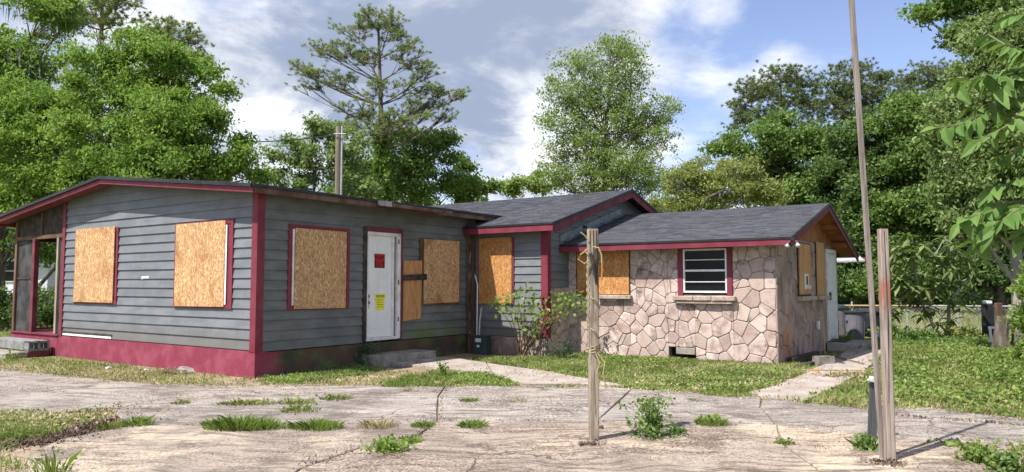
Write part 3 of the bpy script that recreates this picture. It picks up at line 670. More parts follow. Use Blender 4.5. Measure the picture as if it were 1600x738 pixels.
MB().prism([A_(x, y, .046) for x, y in rect(-.785, 1.17, -.75, 2.50)], [A_(x, y, .056) for x, y in rect(-.785, 1.17, -.75, 2.50)]).build('sash_edge', 'white_paint', wo)
wo = boarded(B_, .58, 1.95, 1.07, 2.52, panel=(.70, 1.09, 1.85, 2.46), tilt=-.01)
MB().prism([B_(x, y, .046) for x, y in rect(.655, 1.15, .69, 2.44)], [B_(x, y, .056) for x, y in rect(.655, 1.15, .69, 2.44)]).build('sash_edge', 'white_trim', wo)
wo = boarded(B_, 3.86, 5.17, 1.08, 2.46, f=.05, frame_m='brown_wood', panel=(3.97, 1.11, 5.12, 2.44), tilt=.01)
# faint stencilled print down the panel edge
R = random.Random(4); pr = MB()
for k in range(11):
    zz = 2.34 - k * .112
    for _ in range(3):
        a = 4.14 + R.uniform(0, .07); b = zz + R.uniform(-.035, .035); ww, hh = R.choice(((.05, .007), (.008, .05), (.03, .008)))
        pr.prism([B_(x, y, .0665) for x, y in rect(a, b, a + ww, b + hh)], [B_(x, y, .0682) for x, y in rect(a, b, a + ww, b + hh)])
pr.build('stamp_marks', 'dark_wood', wo)
wo = boarded(C_, .21, 1.17, 1.08, 2.50, f=.05, frame_m='maroon_dull', panel=(.24, 1.08, 1.12, 2.52), tilt=.02, pm='osb_orange', pd=.05)
wo = boarded(E_, BO[0] - .03, BO[2] + .01, BO[1] - .01, BO[3], f=.03, frame_m='brown_wood', panel=(BO[0], BO[1], BO[2], BO[3]), pm='osb_orange', pd=.042)
MB().box((2.75, 6.40, 1.20), (3.52, 6.52, 1.285)).build('sill', 'sill_stone', wo, bevel=.012, jit=.003)
# jalousie window
jw = MB()
u0, z0, u1, z1 = 4.62, 1.34, 5.50, 2.20
for (a, b, c, d) in ((u0, z0, u0 + .035, z1), (u1 - .035, z0, u1, z1), (u0 + .035, z1 - .035, u1 - .035, z1), (u0 + .035, z0, u1 - .035, z0 + .04), (u0 + .035, 1.755, u1 - .035, 1.795), (u0 + .035, 1.975, u1 - .035, 1.992), (u0 + .035, 1.545, u1 - .035, 1.562)):
    jw.prism([E_(x, y, -.05) for x, y in rect(a, b, c, d)], [E_(x, y, .02) for x, y in rect(a, b, c, d)])
jo = jw.build('window', 'metal_white', house, bevel=.002)
for (b, d) in ((z0 + .041, 1.544), (1.563, 1.754), (1.796, 1.974), (1.993, z1 - .036)):
    q = rect(u0 + .036, b, u1 - .036, d); k = random.uniform(-.012, .0)
    MB().prism([E_(x, y, -.045 + k) for x, y in q], [E_(x, y, -.020 + k * (y - b) * 3) for x, y in q]).build('pane', 'glass', jo)
fr = MB()
for (a, b, c, d) in ((4.515, 1.27, 4.619, 2.32), (5.501, 1.27, 5.605, 2.32), (4.619, 2.201, 5.501, 2.32)): fr.prism([E_(x, y, -.06) for x, y in rect(a, b, c, d)], [E_(x, y, .036) for x, y in rect(a, b, c, d)])
fr.build('frame', 'maroon', jo, bevel=.003)
for (a, b) in ((4.44, 4.85), (4.856, 5.22), (5.226, 5.68)): MB().box((a, 6.38, 1.185), (b, 6.50, 1.28)).build('sill', 'sill_stone', jo, bevel=.014, jit=.004)
MB().box((4.50, 6.405, 1.13), (5.62, 6.50, 1.184)).build('sill', 'sill_stone', jo, bevel=.01, jit=.004)
# flagstone side wall openings
wo = boarded(F_, 8.0, 9.05, 1.27, 2.36, f=.03, frame_m='dark_wood', panel=(8.05, 1.30, 9.02, 2.34), pm='plywood', pd=.042)
MB().prism([F_(x, y, .05) for x, y in rect(8.42, 1.40, 8.72, 1.72)], [F_(x, y, .075) for x, y in rect(8.42, 1.40, 8.72, 1.72)]).build('vent_cover', 'metal_white', wo, bevel=.004)
MB().prism([F_(x, y, .0751) for x, y in rect(8.50, 1.50, 8.64, 1.68)], [F_(x, y, .079) for x, y in rect(8.50, 1.50, 8.64, 1.68)]).build('vent_opening', 'drip_edge', wo)
MB().tube([F_(8.57, 1.45, .05), F_(8.57, 1.45, .14)], .045, 10).build('vent_pipe', 'metal_white', wo)
MB().box((6.41, 7.95, 1.17), (6.55, 9.15, 1.265)).build('sill', 'sill_stone', wo, bevel=.012, jit=.003)
wo = boarded(F_, 9.58, 10.38, 1.27, 2.40, f=.03, frame_m='dark_wood', panel=(9.58, 1.26, 10.36, 2.44), pm='plywood', pd=.042)
MB().box((6.41, 9.5, 1.17), (6.55, 10.45, 1.255)).build('sill', 'sill_stone', wo, bevel=.012, jit=.003)
sd = MB()
for (a, b, c, d) in ((10.62, .22, 10.70, 2.32), (11.50, .22, 11.58, 2.32), (10.70, 2.24, 11.50, 2.32)): sd.prism([F_(x, y, -.05) for x, y in rect(a, b, c, d)], [F_(x, y, .06) for x, y in rect(a, b, c, d)])
sd.prism([F_(x, y, .0) for x, y in rect(10.70, .24, 11.50, 2.24)], [F_(x, y, .012) for x, y in rect(10.70, .24, 11.50, 2.24)])
so = sd.build('side_door', 'white_trim', house)
for k in range(7): MB().tube([F_(10.76 + k * .113, .28, .04), F_(10.76 + k * .113, 2.2, .04)], .011, 5).build('security_bar', 'metal_white', so)
for zz in (.30, 1.1, 1.35, 2.18): MB().tube([F_(10.71, zz, .04), F_(11.49, zz, .04)], .012, 5).build('security_bar', 'metal_white', so)
MB().box((6.45, 10.78, 1.14), (6.49, 10.86, 1.32)).build('handle', 'drip_edge', so)

# front door -------------------------------------------
dr = MB(); S0, S1, T0, T1 = 2.44, 3.10, .50, 2.44
dr.prism([B_(x, y, -.06) for x, y in rect(S0, T0, S1, T1)], [B_(x, y, -.018) for x, y in rect(S0, T0, S1, T1)])
do = dr.build('door', 'white_paint', house, bevel=.003)
for (a, b, c, d) in ((2.40, .47, 2.439, 2.50), (3.101, .47, 3.17, 2.45), (3.22, .45, 3.31, 2.50), (2.44, 2.441, 3.30, 2.505)):
    MB().prism([B_(x, y, -.07) for x, y in rect(a, b, c, d)], [B_(x, y, .034 if a > 3.2 or b > 2.4 or a < 2.43 else -.005) for x, y in rect(a, b, c, d)]).build('jamb', 'white_trim', do, bevel=.003)
MB().prism([B_(x, y, -.07) for x, y in rect(3.171, .47, 3.219, 2.44)], [B_(x, y, -.03) for x, y in rect(3.171, .47, 3.219, 2.44)]).build('jamb_gap', 'brown_wood', do)
MB().prism([B_(x, y, -.07) for x, y in rect(2.38, .445, 3.22, .498)], [B_(x, y, .06) for x, y in rect(2.38, .445, 3.22, .498)]).build('threshold', 'white_trim', do, bevel=.004)
for (a, b, c, d) in ((2.30, .42, 2.398, 2.60), (2.398, 2.507, 3.36, 2.60), (3.312, .42, 3.36, 2.506)):
    MB().prism([B_(x, y, 0) for x, y in rect(a, b, c, d)], [B_(x, y, .042) for x, y in rect(a, b, c, d)]).build('door_trim', 'dark_wood' if a < 2.35 else 'maroon_dull', do, bevel=.003)
for (a, b, c, d) in ((2.54, 2.10, 2.72, 2.27), (2.82, 2.10, 3.00, 2.27), (2.54, 1.30, 2.72, 2.03), (2.82, 1.30, 3.00, 2.03), (2.54, .66, 2.72, 1.20), (2.82, .66, 3.00, 1.20)):
    pm = MB()
    pm.prism([B_(x, y, -.0185) for x, y in rect(a, b, c, d)], [B_(x, y, -.011) for x, y in rect(a + .018, b + .018, c - .018, d - .018)]); pm.build('door_panel', 'white_paint', do)
for zz, rr in ((1.28, .028), (1.16, .032)):
    MB().tube([B_(2.485, zz, -.02), B_(2.485, zz, .0)], rr, 10).build('handle', 'rust', do)
MB().prism([B_(x, y, -.018) for x, y in rect(2.463, 1.05, 2.507, 1.33)], [B_(x, y, -.012) for x, y in rect(2.463, 1.05, 2.507, 1.33)]).build('lock_plate', 'galvanized', do)
for zz in (.78, 1.50, 2.3): MB().prism([B_(x, y, .034) for x, y in rect(3.235, zz, 3.262, zz + .09)], [B_(x, y, .040) for x, y in rect(3.235, zz, 3.262, zz + .09)]).build('hinge', 'rust', do)
# loose sheet screwed beside the door
sheetp = MB().prism([B_(x, y, .030) for x, y in ((3.38, .78), (3.90, .81), (3.93, 1.99), (3.38, 1.98))], [B_(x, y, .048) for x, y in ((3.38, .78), (3.90, .81), (3.93, 1.99), (3.38, 1.98))]).build('plywood_patch', 'plywood', house, bevel=.002)
MB().prism([B_(x, y, .049) for x, y in ((3.36, 1.58), (4.04, 1.60), (4.04, 1.72), (3.36, 1.69))], [B_(x, y, .085) for x, y in ((3.36, 1.58), (4.04, 1.60), (4.04, 1.72), (3.36, 1.69))]).build('batten', 'dark_wood', sheetp, bevel=.004)

# notices on the door
def htext(txt, size, m, parent, P, s, t_, d, name='lettering'):
    cu = bpy.data.curves.new('t', 'FONT'); cu.body = txt; cu.size = size; cu.extrude = .0006; cu.align_x = 'CENTER'; cu.offset = size * .02
    to = bpy.data.objects.new('t', cu); C.objects.link(to); dg = bpy.context.evaluated_depsgraph_get()
    me = bpy.data.meshes.new_from_object(to.evaluated_get(dg)); bpy.data.objects.remove(to); me.materials.clear()
    for v in me.vertices: v.co = Vector(P(s + v.co.x, t_ + v.co.y, d + v.co.z))
    return col(name, me, m, parent)
kp = hp(0, 2.76, 0); nt = thing('warning_notice', 'small black notice with red words KEEP OUT on the white front door', 'notice', P0, TH)
MB().prism([B_(x, y, -.0105) for x, y in rect(2.63, 1.82, 2.905, 2.09)], [B_(x, y, -.009) for x, y in rect(2.63, 1.82, 2.905, 2.09)]).build('card', 'notice_black', nt)
MB().prism([B_(x, y, -.0088) for x, y in rect(2.65, 1.955, 2.885, 2.085)], [B_(x, y, -.0083) for x, y in rect(2.65, 1.955, 2.885, 2.085)]).build('print_field', 'notice_red', nt)
MB().prism([B_(x, y, -.0088) for x, y in rect(2.67, 1.84, 2.865, 1.95)], [B_(x, y, -.0083) for x, y in rect(2.67, 1.84, 2.865, 1.95)]).build('print_field', 'notice_red', nt)
htext('KEEP', .105, 'notice_black', nt, B_, 2.768, 1.985, -.0075); htext('OUT', .105, 'notice_black', nt, B_, 2.768, 1.857, -.0075)
nt = thing('posted_notice', 'yellow printed notice with black heading taped low on the white front door', 'notice', P0, TH)
MB().prism([B_(x, y, -.0105) for x, y in ((2.665, 1.02), (2.90, 1.01), (2.93, 1.33), (2.675, 1.325))], [B_(x, y, -.009) for x, y in ((2.665, 1.02), (2.90, 1.01), (2.93, 1.33), (2.675, 1.325))]).build('sheet', 'notice_yellow', nt)
htext('POSTED', .062, 'notice_black', nt, B_, 2.80, 1.255, -.0078)
for k in range(4): MB().prism([B_(x, y, -.0088) for x, y in rect(2.70, 1.205 - k * .045, 2.88 - .02 * (k % 2), 1.213 - k * .045)], [B_(x, y, -.008) for x, y in rect(2.70, 1.205 - k * .045, 2.88 - .02 * (k % 2), 1.213 - k * .045)]).build('print_line', 'notice_black', nt)

# porch ------------------------------------------------
MB().box((-8.85, -.03, 0), (-6.62, 5.0, .42)).build('porch_base', 'foundation', house, bevel=.01)
MB().box((-8.85, -.06, .42), (-6.56, 4.98, .46)).build('porch_floor', 'maroon', house, bevel=.005)
def pbox(name, a, b, c, d, m, v0=-.04, v1=.05): return MB().box((a, v0, b), (c, v1, d)).build(name, m, house, bevel=.004)
pbox('porch_post', -8.82, .46, -8.72, 2.92, 'brown_wood')
pbox('porch_post', -7.92, .46, -7.80, 2.52, 'maroon_dull', -.05)
pbox('porch_post', -6.80, .46, -6.72, 2.50, 'post_wood')
pbox('porch_beam', -8.72, 2.50, -6.56, 2.58, 'brown_wood')
tp = MB(); q = cl(rect(-8.72, 2.58, -6.56, 3.3), (-kL, 1, LE[1] - kL * LE[0] - .08)); tp.prism([(x, .0, y) for x, y in q], [(x, .02, y) for x, y in q]); tp.build('porch_header', 'dark_wood', house)
MB().box((-7.60, -.03, 2.58), (-7.53, .0, 3.08)).build('porch_stud', 'brown_wood', house)
MB().box((-8.72, .004, .46), (-7.92, .008, 2.50)).build('screen_panel', 'screen_mesh', house)
MB().box((-6.72, .004, .46), (-6.57, .008, 2.50)).build('screen_panel', 'screen_mesh', house)
MB().box((-8.72, -.012, 1.62), (-7.92, .012, 1.66)).build('screen_rail', 'dark_wood', house)
for v0 in (1.2, 2.6, 4.0, 4.9): MB().box((-8.80, v0, .46), (-8.72, v0 + .07, 2.9)).build('porch_post', 'brown_wood', house)
MB().box((-8.765, .05, .46), (-8.760, 1.2, .50)).build('porch_rail', 'brown_wood', house)
MB().box((-8.80, .05, 2.50), (-8.72, 4.9, 2.60)).build('porch_beam', 'brown_wood', house)
# utilities on the house
MB().tube([(.06, 5.50, .42), (.07, 5.52, 1.2), (.06, 5.50, 2.0), (.10, 5.53, 2.95)], .018, 6).build('conduit', 'galvanized', house)
vine = MB()
for k in range(4):
    ph = k * 1.7; vine.tube([(.11 + .035 * math.sin(ph + z_ * 4), 5.44 + .04 * math.cos(ph + z_ * 3.3), z_) for z_ in np.linspace(0, 2.85, 18)], .016 - .002 * k, 5)
vine.build('dead_vine', 'brown_wood', house)
MB().box((.03, 5.50, .0), (.14, 5.61, 2.95)).build('corner_post', 'brown_wood', house, bevel=.004)
MB().tube([(.22, 5.55, .35), (.22, 5.57, 1.5), (.12, 5.59, 1.75)], .014, 6).build('conduit', 'pvc', house)
# lamps
def flood(label, u, v, z, two=True):
    o_ = thing('flood_light', label, 'lamp', hp(u, v, z), TH)
    MB().tube([(0, 0, 0), (0, -.0, -.05)], .05, 10).build('mount', 'drip_edge', o_)
    for k in ((-1, 1) if two else (1,)):
        a = Vector((.05 * k, -.02, -.06)); b = a + Vector((.03 * k, -.03, -.04))
        MB().tube([a, b], .02, 8).build('arm', 'rust', o_)
        MB().tube([b, b + Vector((.01 * k, -.02, -.04)), b + Vector((.015 * k, -.03, -.07))], [.02, .042, .034], 12).build('bulb', 'galvanized', o_, smooth=True)
flood('twin floodlight with pale bulbs hanging at the right end of the maroon eave', 6.83, 6.13, 2.33)
flood('single pale floodlight under the brown gable peak above the side wall', 6.55, 8.55, 3.0, False)
flood('dark floodlight on the grey gable wall above the shingles', 2.06, 7.15, 2.83, False)
# service box on side wall
ob = MB().box((-.005, -.06, -.09), (.05, .06, .09)).build('outlet_box', 'metal_white', None, hp(6.445, 9.55, .62), TH, bevel=.006); tag(ob, 'small white outlet box on the flagstone side wall', 'outlet box')
# meter pedestal
o_ = thing('utility_box', 'dark green utility box standing at the foot of the wing wall beside the corner', 'utility box', hp(.50, 5.36, 0), TH)
MB().box((-.17, -.11, .0), (.17, .11, .38)).build('body', 'meter_green', o_, bevel=.012)
MB().box((-.18, -.12, .38), (.18, .12, .41)).build('lid', 'meter_green', o_, bevel=.006)
MB().box((-.09, -.114, .27), (.06, -.111, .35)).build('sticker', 'sticker', o_); MB().box((-.05, -.114, .16), (.02, -.111, .21)).build('sticker', 'sticker', o_)
MB().tube([(-.1, .04, .4), (-.12, .08, .7), (-.1, .12, 1.0)], .018, 6).build('conduit', 'galvanized', o_)

# steps
st = thing('door_step', 'mossy concrete step below the white front door', 'step', hp(0, 0, 0), TH)
MB().box((.03, 2.28, 0), (.62, 3.72, .21)).build('slab', 'old_concrete', st, bevel=.012)
MB().box((.62, 2.45, 0), (.85, 3.60, .09)).build('base', 'old_concrete', st, bevel=.012)
st = thing('porch_steps', 'grey concrete block steps in front of the screened porch', 'steps', hp(-7.72, -.10, 0), TH)
def cinder(parent, c, sz=(.40, .20, .20), name='block', m='block_grey'):
    x, y, z = c; a, b, h_ = sz[0] / 2, sz[1] / 2, sz[2]; w = .03; mb = MB()
    mb.box((x - a, y - b, z), (x + a, y - b + w, z + h_)).box((x - a, y + b - w, z), (x + a, y + b, z + h_))
    for k in (-1, 0, 1): mb.box((x + k * (a - w / 2) - w / 2, y - b + w, z), (x + k * (a - w / 2) + w / 2, y + b - w, z + h_))
    return mb.build(name, m, parent)
for i in range(4): MB().box((-.95 + i * .43, -.43, .14), (-.53 + i * .43, -.03, .33)).build('block', 'block_grey', st, bevel=.008)
for z_ in (.14,):    # open end block lying on its side
    mb = MB(); X = .79
    for (a, b) in ((-.43, -.40), (-.25, -.21), (-.06, -.03)): mb.box((X, a, z_), (X + .2, b, z_ + .19))
    mb.box((X, -.43, z_ + .155), (X + .2, -.03, z_ + .19)).box((X, -.43, z_ - .01), (X + .2, -.03, z_ + .03)); mb.build('block', 'block_grey', st)
MB().box((-1.1, -.85, .0), (1.0, -.44, .12)).build('lower_tread', 'old_concrete', st, bevel=.012)
MB().box((-.95, -.43, .0), (1.0, -.03, .128)).build('base', 'maroon_dull', st, bevel=.01)
st = thing('side_step', 'low concrete step under the barred side door', 'step', hp(6.45, 10.5, 0), TH)
MB().box((.02, -.2, 0), (.75, 1.1, .20)).build('slab', 'old_concrete', st, bevel=.015); MB().box((.02, .1, .20), (.35, .95, .215)).build('mat', 'dark_wood', st)

# ------------------------------------------------------------------ small objects
def px2m(px, d): return px * d / 1157.5
def lean_post(name, label, cat, pb, pt, w, d, m, lenx=None):
    """square post from ground pixel pb up to pixel pt at the same distance"""
    b = gnd(*pb); tp_ = at(pt[0], pt[1], b.y); o_ = thing(name, label, cat, b)
    return o_, tp_ - b
# left post
o_, top = lean_post('timber_post', 'weathered square timber post with yellow rope wound round it, standing alone on the concrete', 'post', (928, 692), (926, 358), .1, 0, None)
mb = MB(); n = 16; rings = 14; w = .048
for i in range(rings):
    pass
def squarish(mb, p0, p1, w0, w1, seg=12, wob=.002, rot=.1, asp=1.0):
    rs = []
    for i in range(seg + 1):
        k = i / seg; c = Vector(p0).lerp(Vector(p1), k); ww = w0 + (w1 - w0) * k; r = []
        for (x, y) in ((-1, -.82), (-.82, -1), (-.1, -1), (0, -.93), (.1, -1), (.82, -1), (1, -.82), (1, .82), (.82, 1), (-.82, 1), (-1, .82)):
            X = x * ww * (1 + random.uniform(-.04, .04)); Y = y * ww * asp * (1 + random.uniform(-.04, .04))
            r.append(c + Vector((X * math.cos(rot) - Y * math.sin(rot), X * math.sin(rot) + Y * math.cos(rot), 0)))
        rs.append(r)
    n = len(rs[0]); mb.add([q for r in rs for q in r], [(i * n + k, i * n + (k + 1) % n, (i + 1) * n + (k + 1) % n, (i + 1) * n + k) for i in range(seg) for k in range(n)] + [tuple(range(n - 1, -1, -1)), tuple(range(seg * n, seg * n + n))])
mb = MB(); squarish(mb, (0, 0, 0), top, .045, .050, rot=.06); post1 = mb.build('post_body', 'post_wood', o_)
mb = MB(); 
for a in range(3): mb.tube([top + Vector((-.03 + .03 * a, -.050, -.02)), top + Vector((-.02 + .03 * a, -.0525, -.32 - .2 * a))], [.006, .001], 4)
mb.build('split', 'dark_wood', post1)
mb = MB().tube([top * .80 + Vector((-.012, -.047, 0)), top * .80 + Vector((-.012, -.052, 0))], .024, 12); mb.build('knot', 'pole_wood', post1)
# rope on it
rp = thing('yellow_rope', 'frayed yellow rope knotted and wrapped around the weathered post', 'rope', gnd(928, 692))
def around(z, k, r=.066, slope=0):
    r *= .90
    a = k * 2 * PI; c = top * (z / top.z)
    rr = r / max(abs(math.cos((a % (PI / 2)) - PI / 4)), .72) * .92
    return Vector((c.x + rr * math.cos(a), c.y + rr * math.sin(a), z + slope))
mb = MB(); mb.tube([around(.86 + .035 * k * .5, k, .064) + Vector((0, 0, .018 * math.sin(k * 7))) for k in np.linspace(0, 3.4, 90)], .0055, 5); mb.build('coil', 'rope', rp)
mb = MB(); mb.tube([around(1.42 - .30 * k, k - .45, .064) for k in np.linspace(0, 1.3, 40)], .0055, 5); mb.build('strand', 'rope', rp)
mb = MB(); mb.tube([Vector((-.062, -.064, z)) + Vector((.004 * math.sin(z * 90), .004 * math.cos(z * 90), 0)) for z in np.linspace(.95, 1.7, 70)], .0045, 5); mb.build('strand', 'rope', rp)
mb = MB(); mb.tube([around(1.78 + .06 * math.sin(k * 5), k, .066) for k in np.linspace(0, 1.6, 60)], .0055, 5)
mb.tube([(-.06, -.06, 1.83), (-.12, -.08, 1.79), (-.15, -.09, 1.74), (-.09, -.09, 1.70), (-.04, -.075, 1.73)], .007, 5); mb.tube([(-.05, -.06, 1.93), (-.08, -.07, 1.97), (-.12, -.08, 2.0)], .008, 5); mb.build('knot', 'rope', rp)
mb = MB(); mb.tube([(.0, -.07, 1.86), (.05, -.08, 1.85), (.078, -.08, 1.78), (.082, -.075, 1.70)], .009, 5); mb.build('strand', 'rope', rp)
mb = MB(); mb.tube([(.082, -.075, 1.70), (.085, -.075, 1.63), (.076, -.08, 1.54)], [.010, .011, .006], 5); mb.build('frayed_end', 'orange_rope', rp)
for a, b in ((.03, -.04), (.08, .02)):
    mb = MB(); mb.tube([around(.86, a - .25, .066), Vector((.02 + a, -.09, .76)), Vector((.06 + b, -.10, .66)), Vector((.09 + b, -.09, .60 - a))], .006, 5); mb.build('loose_end', 'rope', rp)
mb = MB(); mb.tube([(-.03, -.066, 1.80), (.0, -.075, 1.70), (.02, -.07, 1.58), (.025, -.066, 1.50)], [.02, .024, .018, .006], 6); mb.tube([(.03, -.068, 1.84), (.035, -.08, 1.75), (.03, -.07, 1.62)], [.018, .02, .006], 6); mb.build('dark_twine', 'dark_wood', rp)

# right post and pole
o_, t2 = lean_post('timber_post', 'thick grey timber post with a red paint smear, right of the tall thin pole', 'post', (1391, 723), (1379, 358), .1, 0, None)
mb = MB(); squarish(mb, (0, 0, 0), t2, .037, .036, rot=-.06); o2 = mb.build('post_body', 'post_wood_red', o_)
mb = MB(); mb.tube([(-.012, -.037, .5), (t2.x * .6 + .005, -.038, 1.2), (t2.x - .005, -.036, 1.96)], [.002, .005, .003], 4); mb.build('split', 'dark_wood', o2)
b = gnd(1379, 721); tp_ = at(1328, -35, b.y); o_ = thing('thin_pole', 'tall thin leaning timber pole rising out of the top of the picture', 'pole', b)
mb = MB(); squarish(mb, (0, 0, 0), tp_ - b, .018, .020, seg=20, rot=.12, asp=.95); mb.build('pole_body', 'pole_grey', o_)
b = gnd(1362, 690); tp_ = at(1366, 592, b.y); o_ = thing('short_stake', 'short dark grey grooved plank standing behind the right posts', 'stake', b)
mb = MB(); d = tp_ - b
for k in range(4):
    x = -.037 + k * .0195; mb.prism([(x, -.018, 0), (x + .017, -.018, 0), (x + .017, .018, 0), (x, .018, 0)], [(x + d.x, -.018, d.z), (x + .017 + d.x, -.018, d.z), (x + .017 + d.x, .018, d.z), (x + d.x, .018, d.z)])
mb.prism([(-.037, -.012, 0), (.038, -.012, 0), (.038, .012, 0), (-.037, .012, 0)], [(-.037 + d.x, -.012, d.z - .01), (.038 + d.x, -.012, d.z - .01), (.038 + d.x, .012, d.z - .01), (-.037 + d.x, .012, d.z - .01)])
mb.build('plank', 'stake_grey', o_)
def crumple(name, label, cat, p, r, m, sq=(1, 1, .6), n=2, jit=.35, seed=0):
    R = random.Random(seed); bm = bmesh.new(); bmesh.ops.create_icosphere(bm, subdivisions=n, radius=r)
    for v in bm.verts:
        k = 1 + R.uniform(-jit, jit); v.co = Vector((v.co.x * sq[0] * k, v.co.y * sq[1] * k, max(v.co.z * sq[2] * k, -r * sq[2] * .4)))
    me = bpy.data.meshes.new(name); bm.to_mesh(me); bm.free(); return tag(col(name, me, m, None, p), label, cat)
crumple('plastic_bag', 'crumpled pale plastic bag snagged on the short grey stake', 'bag', b + Vector((-.02 + d.x * .9, -.03, .585)), .045, 'plastic_bag', (1.1, .8, .8), seed=3)

def dumbbell(label, px, py, ang, L=.115):
    b = gnd(px, py, .03); o_ = thing('dumbbell', label, 'dumbbell', (b.x, b.y, .03), ang)
    r = .021
    MB().tube([(-L / 2, 0, r), (L / 2, 0, r)], .0095, 10).build('bar', 'rust', o_, smooth=False)
    for k in (-1, 1):
        MB().tube([(k * (L / 2 - .014), 0, r), (k * (L / 2 - .008), 0, r), (k * (L / 2 + .008), 0, r), (k * (L / 2 + .014), 0, r)], [.012, .021, .021, .013], 12).build('head', 'rust', o_)
dumbbell('small rusty dumbbell lying in front of the foot of the roped post', 917, 697, .12)
dumbbell('small rusty dumbbell mostly hidden behind the roped post', 931, 671, .2, .13)

# bins
def round_bin(label, p, h_, r, lid=False):
    o_ = thing('trash_bin', label, 'trash bin', p)
    MB().lathe([(r * .80, 0), (r * .82, .02), (r * .95, h_ * .93), (r * .955, h_ * .97), (r * .93, h_ * .97), (r * .90, h_ * .9), (r * .76, .05), (.01, .05)], n=28).build('body', 'bin_grey', o_, smooth=False)
    MB().lathe([(r * .94, h_ * .93), (r * 1.06, h_ * .935), (r * 1.07, h_ * .985), (r * .96, h_ * .99)], n=28).build('rim', 'bin_dark', o_)
    for k in range(6):
        a = k * PI / 3 + .2; q = lambda zz, rr: (rr * math.cos(a), rr * math.sin(a), zz)
        MB().tube([q(.04, r * .82), q(h_ * .75, r * .925)], .010, 5).build('rib', 'bin_grey', o_)
    for a in (-.25, PI + .25): MB().box((r * .9 * math.cos(a) - .05, r * .95 * math.sin(a) - .03, h_ * .66), (r * .98 * math.cos(a) + .05, r * .98 * math.sin(a) + .03, h_ * .74)).build('handle', 'bin_grey', o_, bevel=.01)
    if lid: MB().lathe([(r * 1.06, h_ * .985), (r * 1.0, h_ * 1.04), (r * .6, h_ * 1.08), (.02, h_ * 1.09)], n=28).build('lid', 'bin_dark', o_)
    return o_
round_bin('round grey trash bin standing between the dark bin and the side door bin', gnd(1337, 533), .80, .27)
round_bin('round grey trash bin with a dark lid nearest the side door', gnd(1311, 527), .86, .25, True)
b = gnd(1366, 531); o_ = thing('trash_bin', 'dark wheeled trash bin right of the grey bin, behind the tall pole', 'trash bin', b, .2)
MB().prism([(-.24, -.24, .08), (.24, -.24, .08), (.24, .22, .08), (-.24, .22, .08)], [(-.29, -.30, .74), (.29, -.30, .74), (.29, .30, .74), (-.29, .30, .74)]).build('body', 'bin_dark', o_, bevel=.02)
MB().prism([(-.31, -.33, .745), (.31, -.33, .745), (.31, .32, .745), (-.31, .32, .745)], [(-.27, -.28, .82), (.27, -.28, .82), (.27, .28, .84), (-.27, .28, .84)]).build('lid', 'bin_dark', o_, bevel=.015)
for k in (-1, 1): MB().tube([(k * .27, .2, .10), (k * .22, .2, .10)], .10, 14).build('wheel', 'drip_edge', o_)
MB().tube([(-.2, .33, .72), (.2, .33, .72)], .015, 6).build('handle', 'bin_dark', o_)
crumple('plastic_bag', 'shiny grey plastic bag slumped against the dark wheeled bin', 'bag', gnd(1372, 535) + Vector((0, -.05, .12)), .17, 'plastic_bag', (1, .8, 1), jit=.2, seed=8)

# blocks and litter
tag(MB().box((-.24, -.1, 0), (.24, .1, .10)).build('concrete_block', 'walk_concrete', None, gnd(1432, 566), .1, bevel=.01, jit=.004), 'flat concrete block lying alone in the grass right of the posts', 'concrete block')
ob = cinder(None, (0, 0, 0), (.36, .18, .17), 'cinder_block', 'old_concrete'); ob.location = gnd(1287, 571); ob.rotation_euler = (0, 0, .35); tag(ob, 'short pale cinder block at the end of the dark planks by the side walk', 'concrete block')
def plank(name, label, a, b, w, h_, m, z=.03, cat='plank'):
    a = gnd(*a); b = gnd(*b); d = b - a; o_ = MB().box((0, -w / 2, 0), (d.length, w / 2, h_)).build(name, m, None, (a.x, a.y, z), math.atan2(d.y, d.x), bevel=.004, jit=.002); tag(o_, label, cat); return o_
plank('dark_plank', 'dark board leaning flat along the foot of the flagstone side wall', (1236, 571), (1276, 560), .12, .14, 'dark_wood', 0)
plank('dark_plank', 'second dark board lying nearer the walk beside the pale block', (1246, 577), (1284, 567), .10, .07, 'dark_wood', 0)
plank('thin_lath', 'long pale lath lying across the side walk', (1222, 582), (1352, 583), .025, .018, 'rail_wood', .04, 'lath')
plank('wooden_lath', 'thin grey lath lying askew across the side walk toward the bins', (1300, 560), (1350, 573), .025, .02, 'pole_wood', .045, 'lath')
plank('wooden_lath', 'thin grey lath lying beside the low step of the side door', (1296, 556), (1330, 566), .02, .02, 'pole_wood', .02, 'lath')
b = gnd(1289, 556); tq = at(1286, 505, b.y); o_ = thing('wooden_stick', 'thin pale stick leaning upright against the flagstone side wall', 'stick', b)
MB().tube([(0, 0, 0), tq - b], .014, 6).build('shaft', 'rail_wood', o_); MB().box((-.07, -.02, -.0), (.05, .02, .04)).build('head', 'brown_wood', o_)
crumple('concrete_chunk', 'broken brown concrete chunk lying in the grass against the maroon foundation', 'rubble', gnd(283, 585) + Vector((0, .1, .04)), .12, 'old_concrete', (1.3, .7, .6), jit=.3, seed=1)
crumple('soil_clod', 'dark clod of soil left of the broken chunk by the foundation', 'clod', gnd(262, 586) + Vector((0, .1, .02)), .11, 'soil_clod', (1.4, .7, .5), jit=.3, seed=2)
